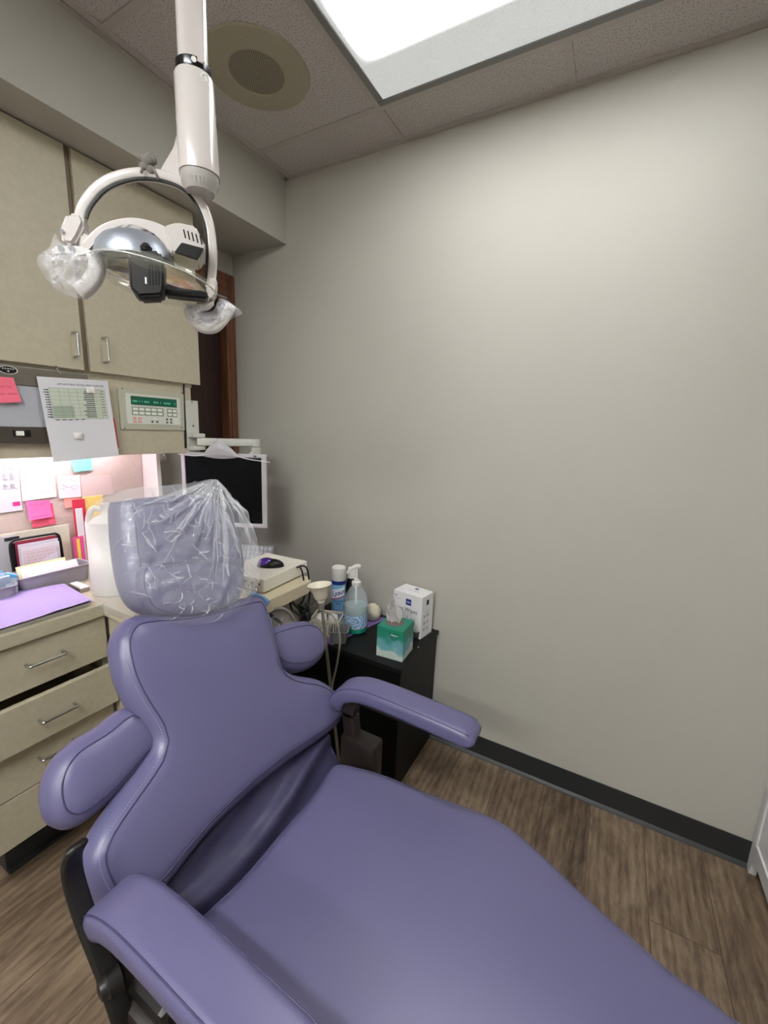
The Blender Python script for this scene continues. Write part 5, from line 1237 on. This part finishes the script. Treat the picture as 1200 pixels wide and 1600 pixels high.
# web joining yoke to the arm housing
bm = B(); prism(bm, [YF.wp(u, v, .004) for u, v in ((279,200),(270,235),(258,262),(240,275),(262,283),(292,290),(300,280),(300,210))], YF.n*-.020); bmesh.ops.bevel(bm, geom=bm.edges[:], offset=.003, segments=2, affect='EDGES'); obj('yoke_web', bm, M_pole, OL, smooth=True)
# pivots
def fpoly(name, fr, px, c0, depth, m, bev=.003, smooth=True, parent=None):
    bm = B(); prism(bm, [fr.wp(u, v)+fr.n*c0 for u, v in px], fr.n*depth); bmesh.ops.recalc_face_normals(bm, faces=bm.faces[:])
    if bev: bmesh.ops.bevel(bm, geom=bm.edges[:], offset=bev, segments=3, affect='EDGES')
    return obj(name, bm, m, parent or OL, smooth=smooth)
pv = fpoly('pivot_block', LF, [(98,345),(106,333),(128,335),(134,350),(124,372),(116,384),(100,382),(93,368)], -.035, .04, M_pole, .005)
bm = B(); p = LF.wp(99,364,.006); lathe(bm, [(.003,0),(.003,.002)], p, LF.n, 12); obj('screw', bm, M_grey, pv)
fpoly('pivot_block', LF, [(324,432),(336,430),(341,445),(338,462),(330,470),(322,465)], -.04, .04, M_pole, .004)
# head cover arch
HO = [(130,382),(150,361),(172,349),(205,343),(240,349),(266,361),(278,370)]; HI = [(270,404),(256,386),(236,368),(206,357),(176,365),(152,386),(138,402)]
sm = lambda L: [(v.x, v.y) for v in cat_rom([(p[0],p[1],0) for p in L], 5)]
fpoly('head_cover', LF, sm(HO)+sm(HI), -.02, .030, M_pole, .0025)
fpoly('side_arm', LF, [(122,366),(134,362),(148,378),(142,398),(130,404),(122,396)], -.03, .03, M_pole, .003)
bx_ = fpoly('lamp_box', LF, [(258,362),(278,356),(306,362),(322,394),(312,412),(290,408),(270,402)], -.04, .065, M_pole, .003)
fpoly('vent_mouth', LF, [(285,388),(319,397),(309,415),(274,403)], .024, .004, M_black, .001)
bm = B()
for k in range(5):
    a, b = LF.wp(288+6.2*k,368+2.2*k,.0255), LF.wp(291+6.2*k,381+2.4*k,.0255); sweep(bm, [a,b], rrect(.0022,.001,.0004,1), up=LF.n)
obj('vent_slot', bm, M_dark, bx_)
# reflector dome and shield: bodies of revolution
def ends(p, q):
    a, b = Vector(LF.px(*p)+(0,)), Vector(LF.px(*q)+(0,)); d = b-a
    return (a+b)/2, d.length/2, math.atan2(-d.y, d.x)
def revol2(bm, p, q, prof, c=0, n=64, cap=False):
    m_, R_, an = ends(p, q); A = LF.ey*math.cos(an)+LF.ex*math.sin(an); lathe(bm, [(r*R_, h*R_) for r, h in prof], LF.w(m_.x, m_.y, c), A, n, cap)
def revol(bm, px, ang, prof, c=0, n=56, cap=False, flat=1):
    C0 = LF.wp(*px, c); A = (LF.ey*math.cos(ang)+LF.ex*math.sin(ang)).normalized(); lathe(bm, prof, C0, A, n, cap); return C0, A
M_refl = mat('faceted_reflector', (170,176,188), .42, .7, bump=.6, bscale=60)
bm = B(); revol2(bm, (143,400), (272,408), [(1,-.05),(.985,.10),(.90,.36),(.72,.55),(.45,.67),(.15,.715),(.01,.72)], -.012); obj('reflector', bm, M_refl, OL, smooth='all')
def shield_mat():
    M = plastic('clear_shield', .20, (214,216,206), .05, 12, .15, .6); M.node_tree.nodes['Principled BSDF'].inputs['Metallic'].default_value = .35; return M
bm = B(); revol2(bm, (137,398), (337,456), [(.94,.10),(.985,.05),(1,.0),(.985,-.07),(.90,-.16),(.68,-.27),(.36,-.33),(.01,-.35)], -.02, 72)
bmesh.ops.solidify(bm, geom=bm.faces[:], thickness=.0012)
obj('shield', bm, shield_mat(), OL, smooth='all')
bm = B(); revol2(bm, (137,398), (337,456), [(1.0,.012),(1.012,.006),(1.012,-.006),(1.0,-.012)], -.02, 72); obj('shield_rim', bm, mat('clear_edge', (206,206,200), .15), OL, smooth='all')
bm = B(); revol2(bm, (150,402), (320,452), [(1,.02),(.82,.16),(.5,.24),(.16,.27),(.01,.27)], -.025, 56); obj('inner_reflector', bm, mat('warm_reflector', (214,204,166), .12, .9, bump=.5, bscale=14), OL, smooth='all')
# lamp module
lm_ = fpoly('lamp_module', LF, [(210,420),(217,414),(255,414),(262,428),(262,472),(258,478),(225,480),(213,468)], .02, .05, mat('module_black', (18,17,18), .4), .004)
fpoly('module_lens', LF, [(213,466),(260,474),(256,481),(226,480)], .045, .02, M_dark, .001, parent=lm_)
bm = B()
for k in range(5): sweep(bm, [LF.wp(241+4.4*k,436,.0695), LF.wp(242+4.4*k,464,.0695)], rrect(.0018,.002,.0004,1), up=LF.n)
obj('cooling_slot', bm, M_dark, lm_)
bm = B(); sweep(bm, [LF.wp(236,453,.0705), LF.wp(236.5,462,.0705)], rrect(.0025,.001,.0004,1), up=LF.n); obj('white_mark', bm, M_white, lm_)
bm = B(); q = LF.wp(234,408,.045); lathe(bm, [(.008,0),(.009,.006),(.004,.012)], q, (0,0,1), 18); obj('module_knob', bm, M_dark, lm_, smooth=True)
fpoly('module_arm', LF, [(260,450),(285,458),(318,462),(327,467),(322,474),(290,472),(260,468)], .005, .028, M_black, .003)
# handles
hl = B(); arch(hl, cat_rom([LF.wp(u, v, .0) for u, v in ((147,396),(152,412),(149,430),(137,447),(122,458))], 6), LF.n, .011, .014, r=.006); obj('handle', hl, M_white, OL, smooth='all', label='left hand grip of the lamp')
fpoly('handle_bracket', LF, [(84,388),(110,386),(136,388),(150,394),(148,402),(128,404),(104,402),(84,404)], -.012, .022, M_white, .003)
for u in (99,116): bm = B(); p = LF.wp(u,393,.010); lathe(bm, [(.0048,0),(.0048,.0012)], p, LF.n, 14); obj('screw_hole', bm, M_grey, OL)
hl = B(); arch(hl, cat_rom([LF.wp(u, v, -.02) for u, v in ((296,480),(300,495),(316,508),(336,508),(352,492),(362,474))], 6), LF.n, .009, .013, r=.006); obj('handle', hl, M_white, OL, smooth='all', label='right hand grip of the lamp')
fpoly('handle_bracket', LF, [(288,474),(322,472),(330,466),(336,470),(326,480),(296,484)], -.03, .02, M_white, .002)
# plastic sleeves on the grips
def sleeve(px, off, th_, lab, sd):
    F = Fr(LF.P+LF.n*off, LF.ex, LF.ey); b_, po_, s_f = pad(F, pxs(F, px), th_, th_*.5, .002, n=110, grid=.0045, disp=lambda a, b, D: min(1,D/.008)*(.007*noise.noise(Vector((a*70,b*70,sd)))+.004*abs(noise.noise(Vector((a*160,b*160,sd))))))
    creases(b_, F, po_, s_f, 70, .03, int(sd)+40, .0022)
    obj('plastic_sleeve', b_, [M_sl, M_fold], smooth='all', label=lab, cat='plastic sleeve')
M_sl = plastic('sleeve_plastic', .22, (240,238,244), .08, 260, .6, .5)
sleeve([(88,365),(98,380),(135,390),(164,402),(166,420),(160,440),(138,465),(110,463),(90,456),(74,438),(60,415),(62,400),(78,388)], .0, .052, 'crinkled clear sleeve on the left grip of the lamp', 1)
sleeve([(286,474),(310,476),(318,488),(334,484),(346,466),(378,488),(366,496),(344,512),(330,521),(305,512),(290,498)], -.02, .042, 'crinkled clear sleeve on the right grip of the lamp', 5)
# grey clip-on plush toy
kc = YF.wp(231,262,.0); t = thing('plush_clip', 'tiny grey clip-on plush animal hugging the lamp yoke', 'plush toy', kc)
M_fur = mat('grey_plush', (132,126,122), .95, bump=1, bscale=900)
def blob(parts_):
    bm = B()
    for u, v, r, c in parts_:
        p = YF.wp(u, v, c); q = bmesh.ops.create_icosphere(bm, subdivisions=3, radius=1)['verts']
        for w_ in q: d = w_.co.copy(); w_.co = p+d*r*(1+.12*noise.noise(d*5+Vector((u,v,0))))
    return bm
obj('body', blob([(232,266,.0105,0),(227,264,.009,.004),(237,270,.008,.006)]), M_fur, t, smooth='all')
obj('head', blob([(232,254,.0095,.004),(224,249,.0062,.002),(239,252,.0066,.002),(233,245,.004,.004)]), M_fur, t, smooth='all')
for pts in (((238,268,.010),(243,276,.020),(247,284,.022),(249,288,.018)), ((226,268,.010),(224,274,.018),(223,279,.019))):
    bm = B(); tube(bm, [YF.wp(u, v, c) for u, v, c in pts], .0022); obj('arm', bm, M_fur, t, smooth='all')
